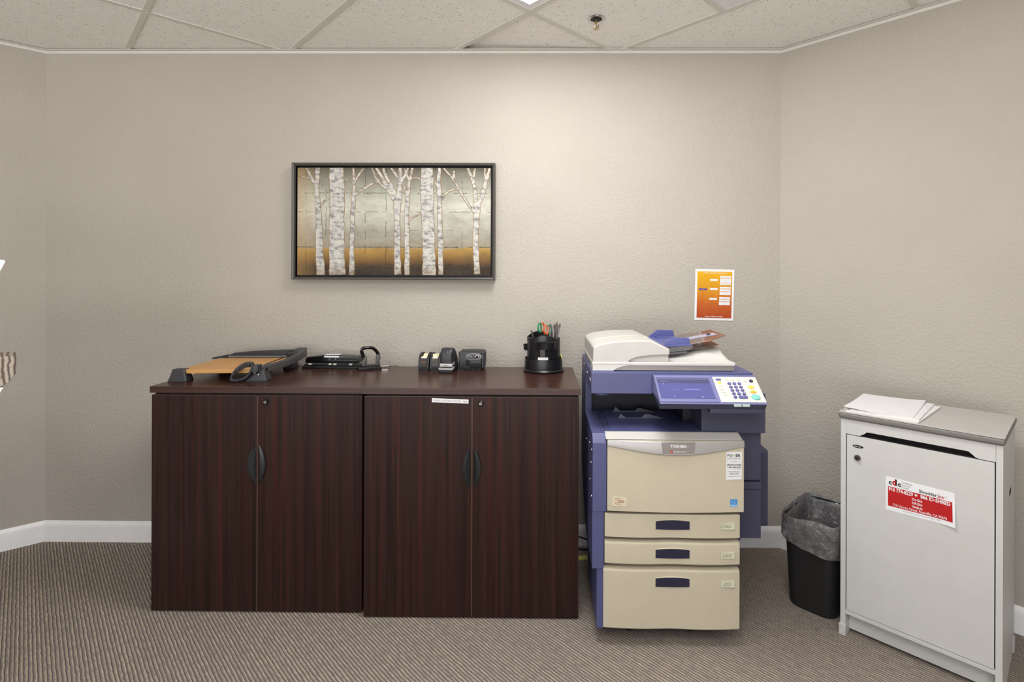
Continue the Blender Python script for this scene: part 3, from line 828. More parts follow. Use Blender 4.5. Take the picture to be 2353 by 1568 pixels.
b_.rect(.5095, pv(.95), .5100, pv(.22), 'ink_grey', 8)
for u_, v_ in ((.4872, .389), (.4875, .508), (.4882, .616), (.4891, .727)): b_.text('=', u_, pv(v_)-.001, .002, 'ink_grey', .010, layer=8)
b_.text('FUNCTION CLEAR', .598, pv(.37), .0018, 'ink_grey', .03, layer=8)
for u_ in (.5185, .5407, .5629): b_.text('USER', u_, pv(.10), .0016, 'ink_grey', .01, layer=8)
b_.text('POWER', .611, pv(.13), .002, 'ink_orange', .018, layer=8)
kp = b_.build('keypad_plate', cpn)
def button(u_, v_, rx, ry, m, h_=.0045, txt=None):
    bb = pf(MB(m), .003)
    n = 20; L = []
    for k_, z_ in ((1, 0), (1, h_*.6), (.85, h_), ):
        L.append([(u_+rx*k_*math.cos(2*PI*i/n), pv(v_)+ry*k_*math.sin(2*PI*i/n), z_) for i in range(n)])
    bb.loft(L)
    if txt: bb.M = bb.M @ Matrix.Translation((0, 0, h_)); bb.text(txt, u_, pv(v_)-.0018, .0036, 'paper', layer=.5)
    bb.build('button', cpn)
keys = ['123', '456', '789', '*0#']
for r_, (vv, row) in enumerate(zip((.317, .444, .564, .687), keys)):
    for c_, ch in enumerate(row): button(.5217+.0191*c_+.0007*r_, vv, .0068, .0062, 'btn_blue', txt=ch)
button(.5245, .808, .0068, .0062, 'btn_blue')
bb = pf(MB('btn_blue'), .003); bb.prism(rr(.5365, pv(.808)-.0062, .5700, pv(.808)+.0062, .006), 'z', 0, .0045, .001); bb.M = bb.M @ Matrix.Translation((0, 0, .0045)); bb.text('C', .553, pv(.808)-.002, .0042, 'paper', layer=.5); bb.build('button', cpn)
button(.6091, .216, .0072, .0072, 'btn_dark', .004, 'o')
button(.5993, .448, .0105, .0062, 'btn_yellow', .004); button(.5991, .617, .0112, .0064, 'btn_orange', .004)
button(.5995, .804, .0165, .0130, 'btn_teal', .005)
button(.4862, .277, .0066, .0052, 'btn_lemon', .003); button(.5879, .218, .006, .0045, 'btn_grey', .002)
for u_ in (.5185, .5407, .5629): button(u_, .182, .0055, .0042, 'btn_grey', .002)
bb = pf(MB('btn_blue'), .003); bb.prism(rr(.4765, pv(.168)-.0042, .4955, pv(.168)+.0042, .001), 'z', 0, .003, .0005); bb.build('button', cpn)
for (u_, v_) in ((.4872, .389), (.4875, .508), (.4882, .616), (.4891, .727)):
    bb = pf(MB('btn_grey'), .003); bb.prism(rr(u_-.0085, pv(v_)-.0036, u_+.0085, pv(v_)+.0036, .001), 'z', 0, .0012, .0003); bb.text('.....', u_, pv(v_), .003, 'ink_grey', .010, layer=4); bb.build('button', cpn)
for x0 in (.5115, .5425):
    bb = MB('led_pale'); bb.box(x0, x0+.0275, -.0725, -.068, .934, .944, .001); bb.build('indicator', cpn)

# front door, wavy in plan
def wavy(x, x0, x1, amp=.009):
    tt = (x-x0)/(x1-x0)
    return -amp*(math.sin(PI*tt)**.6 if 0 < tt < 1 else 0)+amp*.62*math.exp(-((tt-.5)/.15)**2)
def panel_front(bb, x0, x1, z0, z1, amp=.009, yb=.03, n=28, lip=.006, m=None, off=0.0, topdrop=0):
    vs = []; fs = []
    for i in range(n+1):
        x = x0+(x1-x0)*i/n; y = wavy(x, x0, x1, amp)+off; r_ = lip
        vs += [(x, yb, z0), (x, y+r_*.5, z0), (x, y, z0+r_*.5), (x, y, z1-r_), (x, y+r_*.35, z1-r_*.3), (x, y+r_, z1), (x, yb, z1)]
    k = 7
    for i in range(n):
        for j in range(k): fs.append((i*k+j, (i+1)*k+j, (i+1)*k+(j+1) % k, i*k+(j+1) % k))
    fs += [tuple(range(k)), tuple(range(n*k, n*k+k))]
    bb.add(vs, fs, m)
b_ = MB('ivory_warm')
def dy(x): tt = (x-.0558)/(.5703-.0558); return -.012-.006*math.sin(PI*tt)
n = 30; vs = []; fs = []
for i in range(n+1):
    x = .0558+(.5703-.0558)*i/n; y = dy(x); zb = .5205-.003*math.sin(PI*i/n)
    vs += [(x, .012, zb), (x, y+.002, zb), (x, y, zb+.003), (x, y, .7915), (x, .012, .7915)]
for i in range(n):
    for j in range(5): fs.append((i*5+j, (i+1)*5+j, (i+1)*5+(j+1) % 5, i*5+(j+1) % 5))
fs += [tuple(range(5)), tuple(range(n*5, n*5+5))]
b_.add(vs, fs); 
door = b_.build('front_door', cp)
# silver band, lower edge bowed down
b_ = MB('silver_paint'); vs = []; fs = []
for i in range(n+1):
    tt = i/n; x = .0552+(.5709-.0552)*tt; y = dy(x); zl = .766-.029*math.sin(PI*tt)**1.1; zt = .7905-.0015*math.sin(PI*tt)
    bul = .005+.007*math.sin(PI*tt)
    vs += [(x, y, zl), (x, y-bul*.8, zl+.002), (x, y-bul, zl+.006), (x, y-bul*.75, zt-.006), (x, y-bul*.4, zt), (x, .008, zt+.002), (x, .008, zl)]
for i in range(n):
    for j in range(7): fs.append((i*7+j, (i+1)*7+j, (i+1)*7+(j+1) % 7, i*7+(j+1) % 7))
fs += [tuple(range(7)), tuple(range(n*7, n*7+7))]
b_.add(vs, fs)
b_.build('door_band', door)
b_ = MB('silver_dim'); b_.frame((0, -.0315, 0), (1, 0, 0), (0, 0, 1))
b_.prism([(.2565, .787), (.3820, .787), (.3765, .7435), (.2615, .7435)], 'z', -.006, .0015, .0008)
b_.M = b_.M @ Matrix.Translation((0, 0, .0015))
b_.text('TOSHIBA', .3194, .7702, .0098, 'paper', .063, .035, layer=1)
b_.rect(.2880, .7490, .2965, .7590, 'ink_red', 1); b_.text('e', .2923, .7512, .006, 'paper', bold=.02, layer=2)
b_.text('STUDIO4540c', .2990, .7515, .0058, 'paper', .050, .0, 'l', layer=1)
b_.rect(.2640, .7440, .3740, .7452, 'ivory_light', 1)
b_.build('name_plate', door)
b_ = MB('ivory'); b_.prism([(-.012, .7925), (-.012, .7940), (.030, .8070), (.046, .8070), (.046, .7925)], 'x', .050, .566, .001); b_.box(.052, .568, -.012, .02, .787, .7928, m='gap_black'); b_.build('top_ledge', cp)
# stickers on door
def on_door(bb, x, lift=.0008): bb.frame((0, dy(x)-lift, 0), (1, 0, 0), (0, 0, 1)); return bb
b_ = on_door(MB('paper'), .532, .0016)
tl = math.radians(-.8)
b_.prism([(.5035, .7485), (.5625, .7500), (.5610, .6465), (.5025, .6450)], 'z', -.003, .0002)
b_.text('PO', .5075, .7322, .0095, 'ink_black', .0185, .02, 'l'); b_.text('W', .5255, .7322, .0095, 'ink_green', .0125, -.0, 'l'); b_.text('ER', .5385, .7322, .0095, 'ink_black', .0180, .03, 'l')
b_.text('BUSINESS TECHNOLOGY', .532, .7258, .0018, 'ink_black', .048, .03)
for r_ in ((.507, .7218, .5585, .7222), (.507, .7088, .5585, .7092), (.507, .7088, .5074, .7222), (.5581, .7088, .5585, .7222)): b_.rect(*r_, 'ink_grey', 2)
b_.text('C27401', .532, .7130, .0045, 'ink_grey', .022)
b_.text('SERVICE & SUPPLIES', .5325, .6985, .0055, 'ink_black', .053, .03)
b_.text('1-833-769-3729', .5325, .6895, .0056, 'ink_black', .050, .03)
b_.text('P O W E R B T', .5420, .6840, .0025, 'ink_black', .031)
b_.text('FOR SALES PHONE INFO', .5325, .6735, .0030, 'ink_black', .042, .02)
b_.text('1-800-769-3729', .5325, .6655, .0036, 'ink_black', .037, .02)
b_.text('www.powerbt.com', .5320, .6572, .0030, 'ink_black', .046, .02)
b_.build('service_sticker', door, smooth=0)
b_ = on_door(MB('ink_blue'), .532, .0010)
b_.prism([(.5190, .5700), (.5455, .5700), (.5450, .5425), (.5185, .5425)], 'z', -.003, .0002)
b_.rect(.5188, .5430, .5450, .5500, 'ink_blue_light', 2)
b_.rect(.5190, .5515, .5450, .5522, 'ink_blue_light', 3)
b_.dec([(.5200+.0115*(1-math.cos(a))*1.0, .5560+.0105*math.sin(a)) for a in [PI*i/10 for i in range(11)]]+[(.5430-.0115*(1-math.cos(a)), .5560+.0085*math.sin(a)) for a in [PI*i/10 for i in range(11)]], 'ink_blue_light', 4)
b_.text('energy', .5300, .5565, .0042, 'paper', .018, 0, layer=5); b_.text('ENERGY STAR', .5318, .5448, .0024, 'ink_blue', .021, layer=5)
b_.build('energy_sticker', door, smooth=0)
b_ = on_door(MB('beige_label'), .10, .0015)
b_.prism([(.0745, .5745), (.1275, .5735), (.1270, .5405), (.0740, .5415)], 'z', -.004, .0002)
b_.text('BETTER BY', .0815, .5672, .0032, 'ink_black', .022, .02, 'l'); b_.text('e-BRIDGE', .0930, .5545, .0040, 'ink_black', .026, .03, 'l')
for s_, cx_, cz_, a0, a1 in ((1, .103, .556, -10, 150), (-1, .100, .5555, 150, 300)):
    pts = [(cx_+.017*math.cos(math.radians(a0+(a1-a0)*i/14)), cz_+.0075*math.sin(math.radians(a0+(a1-a0)*i/14))) for i in range(15)]
    for i in range(14):
        (x0, z0), (x1, z1) = pts[i], pts[i+1]; w_ = .0009*math.sin(PI*(i+.7)/15)+.0002
        b_.dec([(x0, z0-w_), (x1, z1-w_), (x1, z1+w_), (x0, z0+w_)], 'ink_orange', 3)
b_.build('feature_sticker', door, smooth=0)
# drawers
for k, (x0, x1, z0, z1, hz, lz, ltxt) in enumerate(((.0475, .560, .4165, .5065, .4675, .4640, 'LT-R'), (.0475, .560, .3125, .4010, .3585, .3535, 'LG'), (.0430, .560, .0665, .2965, .2495, .2440, 'LT'))):
    d = MB('ivory_warm'); panel_front(d, x0, x1, z0, z1, .010, lip=.012 if k else .004)
    hx = .3044; hy = wavy(hx, x0, x1, .010)
    HP = []
    for i in range(13): tt = i/12; HP.append((.240+.1285*tt, hz+.0135+.0045*math.sin(PI*tt)**.7))
    for i in range(13): tt = 1-i/12; HP.append((.240+.1285*tt, hz-.0175-.001*math.sin(PI*tt)))
    # rim
    d.prism([(hx+(x-hx)*1.05, hz+(z-hz)*1.14) for x, z in HP], 'y', hy-.0035, hy+.012, .0012, seg=1)
    dd = d.build('drawer', cp, smooth=32)
    h_ = MB('handle_navy'); vs = []
    # recessed scoop: front rim loop, deeper back loop
    L = [[(x, hy-.0037, z) for x, z in HP], [(hx+(x-hx)*.97, hy-.0030, hz+(z-hz)*.93) for x, z in HP], [(hx+(x-hx)*.93, hy-.0042, hz+(z-hz)*.80) for x, z in HP]]
    h_.loft(L, cap=True); h_.build('handle', dd)
    l_ = MB('tray_label'); lx = .5130; ly = wavy(lx, x0, x1, .010)-.0022
    l_.frame((lx, ly, lz), (1, wavy(.54, x0, x1, .01)/.03*0, 0), (0, 0, 1))
    l_.prism([(-.0265, -.0125), (.0265, -.0125), (.0265, .0120), (-.0265, .0120)], 'z', -.006, .0006, .0004)
    l_.M = l_.M @ Matrix.Translation((0, 0, .0006))
    for r_ in ((-.0265, -.0125, .0265, -.0117), (-.0265, .0112, .0265, .0120), (-.0265, -.0117, -.0260, .0112), (.0260, -.0117, .0265, .0112)): l_.rect(*r_, 'silver_dim', 1)
    W_ = {'LT-R': .023, 'LG': .016, 'LT': .013}[ltxt]; xs_ = {'LT-R': -.024, 'LG': -.018, 'LT': -.015}[ltxt]
    l_.text(ltxt, xs_, -.0055, .0105, 'ink_black', W_, 0, 'l', layer=1)
    xi = xs_+W_+.002; w_, h2 = (.012, .0095) if ltxt != 'LT' else (.0095, .012)
    for r_ in ((xi, -.0050, xi+.0008, -.0050+h2), (xi, -.0050+h2-.0008, xi+w_, -.0050+h2), (xi+w_-.0008, -.0050+.004, xi+w_, -.0050+h2), (xi, -.0050, xi+w_-.004, -.0042)): l_.rect(*r_, 'ink_black', 1)
    l_.dec([(xi+w_-.0045, -.0050), (xi+w_, -.0005), (xi+w_-.0045, -.0005)], 'ink_black', 1)
    l_.build('size_label', dd, smooth=0)
for x, y in ((.155, .10), (.405, .10), (.155, .48), (.405, .48)):
    b_ = MB('rubber'); b_.cyl((x, y, .025), .025, -.013, .013, 24, ax='x', bev=.003); b_.cyl((x, y, 0), .016, .035, .06, 16); b_.box(x-.018, x+.018, y-.014, y+.02, .040, .057, .003, m='copier_navy_and_shade'); b_.build('caster', cp)

# ------------------------------------------------------------------ cords and tag behind copier
b_ = MB('rubber')
b_.tube([(-.10, 2.752, .10), (.0, 2.75, .115), (.16, 2.742, .10), (.22, 2.735, .075), (.30, 2.73, .05), (.42, 2.735, .02), (.60, 2.74, .008)], .004, 8)
b_.tube([(-.10, 2.74, .004), (.10, 2.742, .004), (.26, 2.735, .005), (.5, 2.735, .005), (.60, 2.74, .006)], .0045, 8)
tag(b_.build('power_cord'), 'black power cord lying behind the copier along the white baseboard', 'cord')
b_ = MB('tag_yellow'); b_.prism(rr(-.026, -.018, .026, .018, .006), 'z', 0, .003, .0008)
o = b_.build('paper_tag'); tag(o, 'small pale yellow tag on the carpet between cabinet and copier', 'tag', loc=(.245, 2.66, .0005), rz=.2)

# ------------------------------------------------------------------ shred console
A2 = math.atan2(G1[1], G1[0])
sc = thing('shredding_console', 'light grey locked shredding console with paper slot and red sticker, by right wall', 'console cabinet', (1.214, 2.102, 0), A2)
CWd, CD = .4845, .405
b_ = MB('shredder_grey')
b_.box(0, .0185, .004, CD, .002, .855, .001); b_.box(CWd-.0185, CWd, .004, CD, .002, .855, .001)
b_.box(.018, CWd-.018, CD-.016, CD, .03, .855)
b_.box(.0185, CWd-.0185, .008, CD-.016, .088, .104, .001)
b_.box(.0185, CWd-.0185, .004, .012, .086, .1005, .0015)
# upper fascia with slot
fz0, fz1 = .7965, .8545
for poly in ([(.0190, fz0), (.066, fz0), (.080, .8060), (.091, .8160), (.0910, fz1), (.0190, fz1)], [(.0910, .8160), (.3940, .8160), (.3940, fz1), (.0910, fz1)], [(.3940, .8160), (.404, .8080), (.414, .7990), (.4270, fz0), (CWd-.0190, fz0), (CWd-.0190, fz1), (.3940, fz1)]):
    b_.prism(poly, 'y', .004, .020)
b_.box(.02, CWd-.02, .03, .04, .75, .85, m='gap_black')
b_.box(.02, CWd-.02, .02, CD-.02, .75, .752, m='gap_black')
b_.build('body', sc)
b_ = MB('shredder_top'); b_.box(-.0045, CWd+.0045, -.006, CD+.004, .8795, .8825, .0); 
b_.box(-.006, CWd+.006, -.0075, CD+.005, .856, .8797, .0085, m='shredder_edge', seg=4)
b_.build('top', sc)
b_ = MB('shredder_grey'); b_.box(.0215, CWd-.0215, .0035, .0195, .104, .7935, .0012)
b_.box(CWd-.0225, CWd-.0185, .010, .02, .104, .7935, m='gap_black'); b_.box(.0185, .0220, .010, .02, .104, .7935, m='gap_black')
b_.box(.02, CWd-.02, .010, .02, .7932, .7968, m='gap_black'); b_.box(.02, CWd-.02, .010, .02, .1002, .1042, m='gap_black')
sd = b_.build('door', sc)
b_ = MB('gloss_black'); b_.frame((.0605, .0035, .7545), (1, 0, 0), (0, 0, 1)); b_.prism(el(0, 0, .0185, .0058, 28), 'z', -.001, .0009)
b_.M = b_.M @ Matrix.Translation((0, 0, .0009)); b_.text('BESTAR', -.001, -.0025, .0052, 'btn_grey', .023, .01, layer=1); b_.build('badge', sd, smooth=0)
b_ = MB('chrome'); b_.lathe([(0, .0), (.0105, .0), (.0115, -.003), (.0105, -.007), (.0085, -.0095), (.004, -.0095), (.004, -.006), (0, -.006)], (.0592, .0035, .711), 28, 'steel_dark', 'y')
b_.cyl((.0592, 0, .711), .0038, -.0045, -.003, 12, 'gap_black', 'y'); b_.build('lock', sd)
# red sticker
b_ = MB('paper')
sx0, sz0 = .1530, .5405; SW = .2045
sk = (.6615-.6669)/.2018
L = []
N = 14
def spt(u, w):           # u 0..1 along, w 0..1 up; lower right corner peels
    x = .1530+.2045*u+.0035*(1-w)*u; z = .5405+.0028*u+(.1262-.0080*u)*w
    peel = .010*max(0, u-.70)**2*11*max(0, 1-w*1.3)
    return (x, .0030-peel, z)
vs = [spt(i/N, j/8) for i in range(N+1) for j in range(9)]
fs = [(i*9+j, (i+1)*9+j, (i+1)*9+j+1, i*9+j+1) for i in range(N) for j in range(8)]
b_.add(vs, fs)
def sdec(u0, w0, u1, w1, m, lift=.0003, nx=14):
    vs = []; fs = []
    for i in range(nx+1):
        for j in range(5):
            p = spt(u0+(u1-u0)*i/nx, w0+(w1-w0)*j/4); vs.append((p[0], p[1]-lift, p[2]))
    fs = [(i*5+j, (i+1)*5+j, (i+1)*5+j+1, i*5+j+1) for i in range(nx) for j in range(4)]
    b_.add(vs, fs, m)
def stext(s_, u, w, h_, m, width, bold=0, align='c', lift=.0007):
    tv, tf = text_mesh(s_, bold); xs = [v[0] for v in tv]; x0, x1 = min(xs), max(xs); kx = width/(x1-x0); off = {'c': -.5, 'l': 0, 'r': -1}[align]*width
    out = []
    for v in tv:
        p = spt(u+((v[0]-x0)*kx+off)/.2045, w+v[1]*(h_/.72)/.124); out.append((p[0], p[1]-lift, p[2]))
    b_.add(out, tf, m)
sdec(.035, .135, .965, .715, 'ink_red')
stext('c', .045, .785, .016, 'ink_black', .010, .05, 'l'); stext('d', .100, .785, .022, 'ink_red', .0125, .05, 'l'); stext('c', .185, .785, .016, 'ink_black', .010, .05, 'l'); stext('l', .152, .785, .022, 'ink_black', .004, .05, 'l')
stext('Confidential', .245, .90, .0062, 'ink_grey', .032, 0, 'l'); stext('Document', .245, .83, .0062, 'ink_grey', .027, 0, 'l'); stext('Control', .245, .76, .0062, 'ink_grey', .021, 0, 'l')
stext('Shredder', .50, .755, .011, 'ink_black', .052, .015, 'l'); stext('Joe', .757, .755, .011, 'ink_red', .020, .015, 'l'); stext('TM', .862, .80, .004, 'ink_grey', .007, 0, 'l')
stext('916 774-8229', .045, .595, .0135, 'paper', .075, .03, 'l'); stext('+', .455, .60, .012, 'paper', .010, .05); stext('866 ID-SHRED', .52, .595, .0135, 'paper', .086, .03, 'l')
stext('On-Site', .47, .475, .0090, 'paper', .031, .02); stext('Off-Site', .47, .365, .0090, 'paper', .031, .02); stext('Walk-in', .47, .255, .0090, 'paper', .031, .02)
stext('710 Vernon Street, Roseville, CA 95678', .50, .160, .0095, 'paper', .158, .01)
stext('Confidential document destruction since 1990', .52, .075, .003, 'ink_grey', .110, 0)
b_.build('sticker', sd, smooth=0)
b_ = MB('shredder_grey'); b_.box(.0195, CWd-.0195, .045, .058, .012, .088, .001); b_.lathe([(.003, 0), (.002, -.003), (0, -.0035)], (.105, .045, .050), 10, 'trim_white', 'y'); b_.build('plinth', sc)  # white dot paints a small reflection on the plinth
for x0, x1 in ((-.0035, .0205), (CWd-.0205, CWd+.0035)):
    for y0 in (-.002, CD-.05):
        b_ = MB('shredder_grey'); b_.box(x0, x1, y0, y0+.05, 0, .043, .0015); b_.build('foot', sc)
b_ = MB('shredder_top'); b_.prism(rr(.17, .63, .25, .665, .017), 'x', CWd, CWd+.0015, .0005); b_.prism(rr(.18, .637, .24, .658, .010), 'x', CWd+.0015, CWd+.002, m='gap_black'); b_.build('grip_hole', sc)
# paper on console: local to world helper
g1v = Vector((G1[0], G1[1], 0)); gb = Vector((-G2[0], -G2[1], 0)); O3 = Vector((1.214, 2.102, 0))
def csl(x, y, z): return O3+g1v*x+gb*y+Vector((0, 0, z))
def sheaf(w_, d_, th, curl=0.0):
    bb = MB('paper'); vs = []; fs = []; n = 8
    for i in range(n+1):
        for j in range(n+1):
            u, v = i/n, j/n; r_ = 0
            lift = curl*(max(0, 1-math.hypot(u, v)*1.6))**2+curl*.7*(max(0, 1-math.hypot(1-u, 1-v)*1.8))**2
            vs.append((w_*u, d_*v, th+lift))
    for i in range(n):
        for j in range(n): a = i*(n+1)+j; fs.append((a, a+n+1, a+n+2, a+1))
    k0 = len(vs)
    vs += [(v[0], v[1], v[2]-th if curl else 0) for v in vs[:k0]]
    fs += [tuple(k0+i for i in f) for f in fs]
    bb.add(vs, fs)
    e = []
    for i in range(n): e += [(i*(n+1), (i+1)*(n+1)), (i*(n+1)+n, (i+1)*(n+1)+n), (i, i+1), (n*(n+1)+i, n*(n+1)+i+1)]
    bb.add(vs, [(a, b2_, b2_+k0, a+k0) for a, b2_ in e], 'paper_edge')
    return bb
for (x, y, z, a_, w_, d_, th, cu, lab) in ((.016, .004, .8828, -2, .238, .350, .0060, 0, 'bottom white paper sheaf on the shredding console, partly covered'), (.030, .012, .8889, 1.5, .222, .345, .0045, 0, 'middle white paper sheaf of the pile on the shredding console'), (.010, .005, .8935, 3.5, .224, .350, .0028, .008, 'top white paper sheaf with lifted corner, on the shredding console')):
    o = sheaf(w_, d_, th, cu).build('paper_sheaf', smooth=0); p = csl(x, y, z)
    tag(o, lab, 'paper', 'white paper piled on the console', loc=p, rz=A2+math.radians(a_))

# ------------------------------------------------------------------ waste basket with liner
# local frame: x along right wall (g1), y towards the wall
wb = thing('waste_basket', 'black plastic waste basket between the copier and the shredding console', 'waste basket', (1.072, 2.300, 0), A2)
def rloop(x0, y0, x1, y1, r, z, n=5): return [(p[0], p[1], z) for p in rr(x0, y0, x1, y1, r, n)]
bw, bd, bh = .222, .31, .385
b_ = MB('black_matte')
outer = [rloop(.022, .025, bw-.022, bd-.025, .045, .0), rloop(.016, .019, bw-.016, bd-.019, .045, .012), rloop(.002, .002, bw-.002, bd-.002, .045, bh-.025), rloop(-.003, -.003, bw+.003, bd+.003, .048, bh-.022), rloop(-.003, -.003, bw+.003, bd+.003, .048, bh), rloop(.004, .004, bw-.004, bd-.004, .042, bh), rloop(.022, .025, bw-.022, bd-.025, .04, .02)]
b_.loft(outer); b_.build('bin', wb)
random.seed(3)
def crinkle(pts, amp, amp_z, seed):
    rnd = random.Random(seed); n = len(pts); ph = [rnd.uniform(0, 6.28) for _ in range(6)]; out = []
    for i, p in enumerate(pts):
        a = 2*PI*i/n
        w_ = sum(math.sin(a*f+ph[k])/(.6+k*.5) for k, f in enumerate((3, 7, 12, 19, 27)))/3
        z_ = sum(math.sin(a*f+ph[5-k])/(.6+k*.5) for k, f in enumerate((2, 5, 9, 14)))/3
        c = Vector((bw/2, bd/2)); d = (Vector((p[0], p[1]))-c).normalized()
        out.append((p[0]+d.x*amp*w_, p[1]+d.y*amp*w_, p[2]+amp_z*z_))
    return out
def dense(x0, y0, x1, y1, r, z, n=26):
    # resample loop to constant count
    p = rr(x0, y0, x1, y1, r, 8); P = [Vector(q) for q in p]; P.append(P[0]); Ls = [0]
    for i in range(len(P)-1): Ls.append(Ls[-1]+(P[i+1]-P[i]).length)
    T = Ls[-1]; N_ = 96; out = []
    for k in range(N_):
        s_ = T*k/N_; i = 0
        while Ls[i+1] < s_: i += 1
        f = (s_-Ls[i])/max(1e-9, Ls[i+1]-Ls[i]); q = P[i]*(1-f)+P[i+1]*f; out.append((q.x, q.y, z))
    return out
e = .0
def hem(pts):        # lower hem slants: long at the front right, short at left
    out = []
    for p in pts: out.append((p[0], p[1], p[2]-.040*max(0, p[0]/bw)+.012*(p[1]/bd)))
    return out
LL = [crinkle(dense(.045, .048, bw-.045, bd-.048, .03, .10), .004, .004, 1), crinkle(dense(.034, .036, bw-.034, bd-.036, .035, .20), .010, .006, 2), crinkle(dense(.025, .026, bw-.025, bd-.026, .04, .30), .008, .004, 4), crinkle(dense(.014, .014, bw-.014, bd-.014, .042, .365), .005, .006, 5),
      crinkle(dense(-.003, -.003, bw+.003, bd+.003, .048, .394), .005, .009, 6), crinkle(dense(-.010, -.010, bw+.010, bd+.010, .05, .388), .006, .009, 7), crinkle(dense(-.012, -.012, bw+.012, bd+.012, .05, .362), .006, .009, 8),
      hem(crinkle(dense(-.010, -.010, bw+.010, bd+.010, .05, .335), .007, .009, 9)), hem(crinkle(dense(-.009, -.009, bw+.009, bd+.009, .05, .305), .007, .010, 10)), hem(crinkle(dense(-.008, -.008, bw+.008, bd+.008, .05, .292), .004, .008, 11))]
# interpolate between rings for finer folds
LF = []
for i in range(len(LL)-1):
    for k in range(3):
        f = k/3; LF.append([tuple(a*(1-f)+c*f for a, c in zip(p, q)) for p, q in zip(LL[i], LL[i+1])])
LF.append(LL[-1])
b_ = MB('bin_liner'); b_.loft(LF, cap=False)
o = b_.build('bin_liner', smooth=75)
tag(o, 'grey translucent plastic liner folded over the rim of the black waste basket', 'bin liner', loc=(1.072, 2.300, 0), rz=A2)

# ------------------------------------------------------------------ paper cutter
pc = thing('paper_cutter', 'wooden guillotine paper cutter with black arm on the left cabinet', 'paper cutter', (-1.553, 2.327, ZL), math.radians(3.5))
BWd, BD = .362, .375
b_ = MB('wood_board'); b_.box(0, BWd, 0, BD, .034, .052, .002); b_.build('board', pc)
def foot(x, y, w_=.058, d_=.06):
    bb = MB('charcoal'); L = []
    for z, k in ((0, 1.0), (.003, 1.03), (.03, .82), (.052, .68), (.0535, .64)):
        hx, hy = w_/2*k, d_/2*k; L.append([(x+p[0], y+p[1], z) for p in rr(-hx, -hy, hx, hy, .006, 3)])
    bb.loft(L); bb.build('foot', pc, smooth=30)
foot(-.002, .012, .078); foot(BWd-.03, .012, .088); foot(.02, BD-.03); foot(BWd-.02, BD-.03)
# fence with ruler
b_ = MB('charcoal')
fp = [(.030, .052), (.030, .064), (.06, .074), (.14, .082), (.24, .087), (.33, .089), (.405, .090), (.412, .052)]
b_.prism(fp, 'y', BD-.022, BD-.008, .002)
b_.prism([(.03, .052), (.03, .066), (-.045, .052), (-.05, .044), (-.02, .044)], 'y', BD-.026, BD-.010, .001)
b_.prism([(BD-.045, .052), (BD-.022, .0665), (BD-.022, .052)], 'x', .035, BWd-.02)
sl = math.atan2(.0145, .023)
b_.frame((0, BD-.045, .0522), (1, 0, 0), (0, math.cos(sl), math.sin(sl)))
for i in range(62):
    x = .040+i*.0048; hh = .016 if i % 8 == 0 else (.011 if i % 4 == 0 else .007)
    b_.rect(x, .006, x+.0014, .006+hh, 'btn_grey', 1)
b_.reset(); b_.build('ruler_fence', pc)
# metal blade edge along right side
b_ = MB('steel_dark'); b_.box(BWd-.001, BWd+.0025, .0, BD-.02, .030, .054); b_.box(BWd-.05, BWd-.0465, .03, BD-.03, .052, .0555, m='black_plastic'); b_.build('cutting_edge', pc)
# arm
arm = [(BWd+.034, BD-.012, .080), (BWd+.050, BD-.05, .077), (BWd+.056, BD-.12, .070), (BWd+.046, BD-.20, .062), (BWd+.024, BD-.28, .054), (BWd-.008, BD-.345, .050), (BWd-.030, BD-.37, .050)]
b_ = MB('dark_grey'); L = []
PA = [Vector(p) for p in arm]
# smooth path
def cr(P, k=6):
    out = []
    for i in range(len(P)-1):
        p0, p1, p2, p3 = P[max(i-1, 0)], P[i], P[i+1], P[min(i+2, len(P)-1)]
        for j in range(k):
            t_2 = j/k; out.append(.5*((2*p1)+(p2-p0)*t_2+(2*p0-5*p1+4*p2-p3)*t_2**2+(3*p1-p0-3*p2+p3)*t_2**3))
    out.append(P[-1]); return out
Q = cr(PA)
for i, p in enumerate(Q):
    d = (Q[min(i+1, len(Q)-1)]-Q[max(i-1, 0)]); d.z = 0; d.normalize(); n_ = Vector((-d.y, d.x, 0)); f = i/(len(Q)-1)
    w_ = .012-.002*f; h_ = .019-.003*f
    L.append([tuple(p+n_*a+Vector((0, 0, c))) for a, c in ((-w_, -h_*.8), (-w_, h_*.6), (-w_*.6, h_), (w_*.6, h_), (w_, h_*.6), (w_, -h_*.8))])
b_.loft(L)
b_.box(BWd+.0, BWd+.048, BD-.05, BD+.006, .050, .097, .006)
b_.box(BWd-.035, BWd+.012, BD-.045, BD-.01, .055, .082, .004, m='black_plastic')
b_.cyl((BWd+.050, BD-.030, .080), .006, 0, .004, 12, 'black_plastic', 'x')
b_.build('cutter_arm', pc)
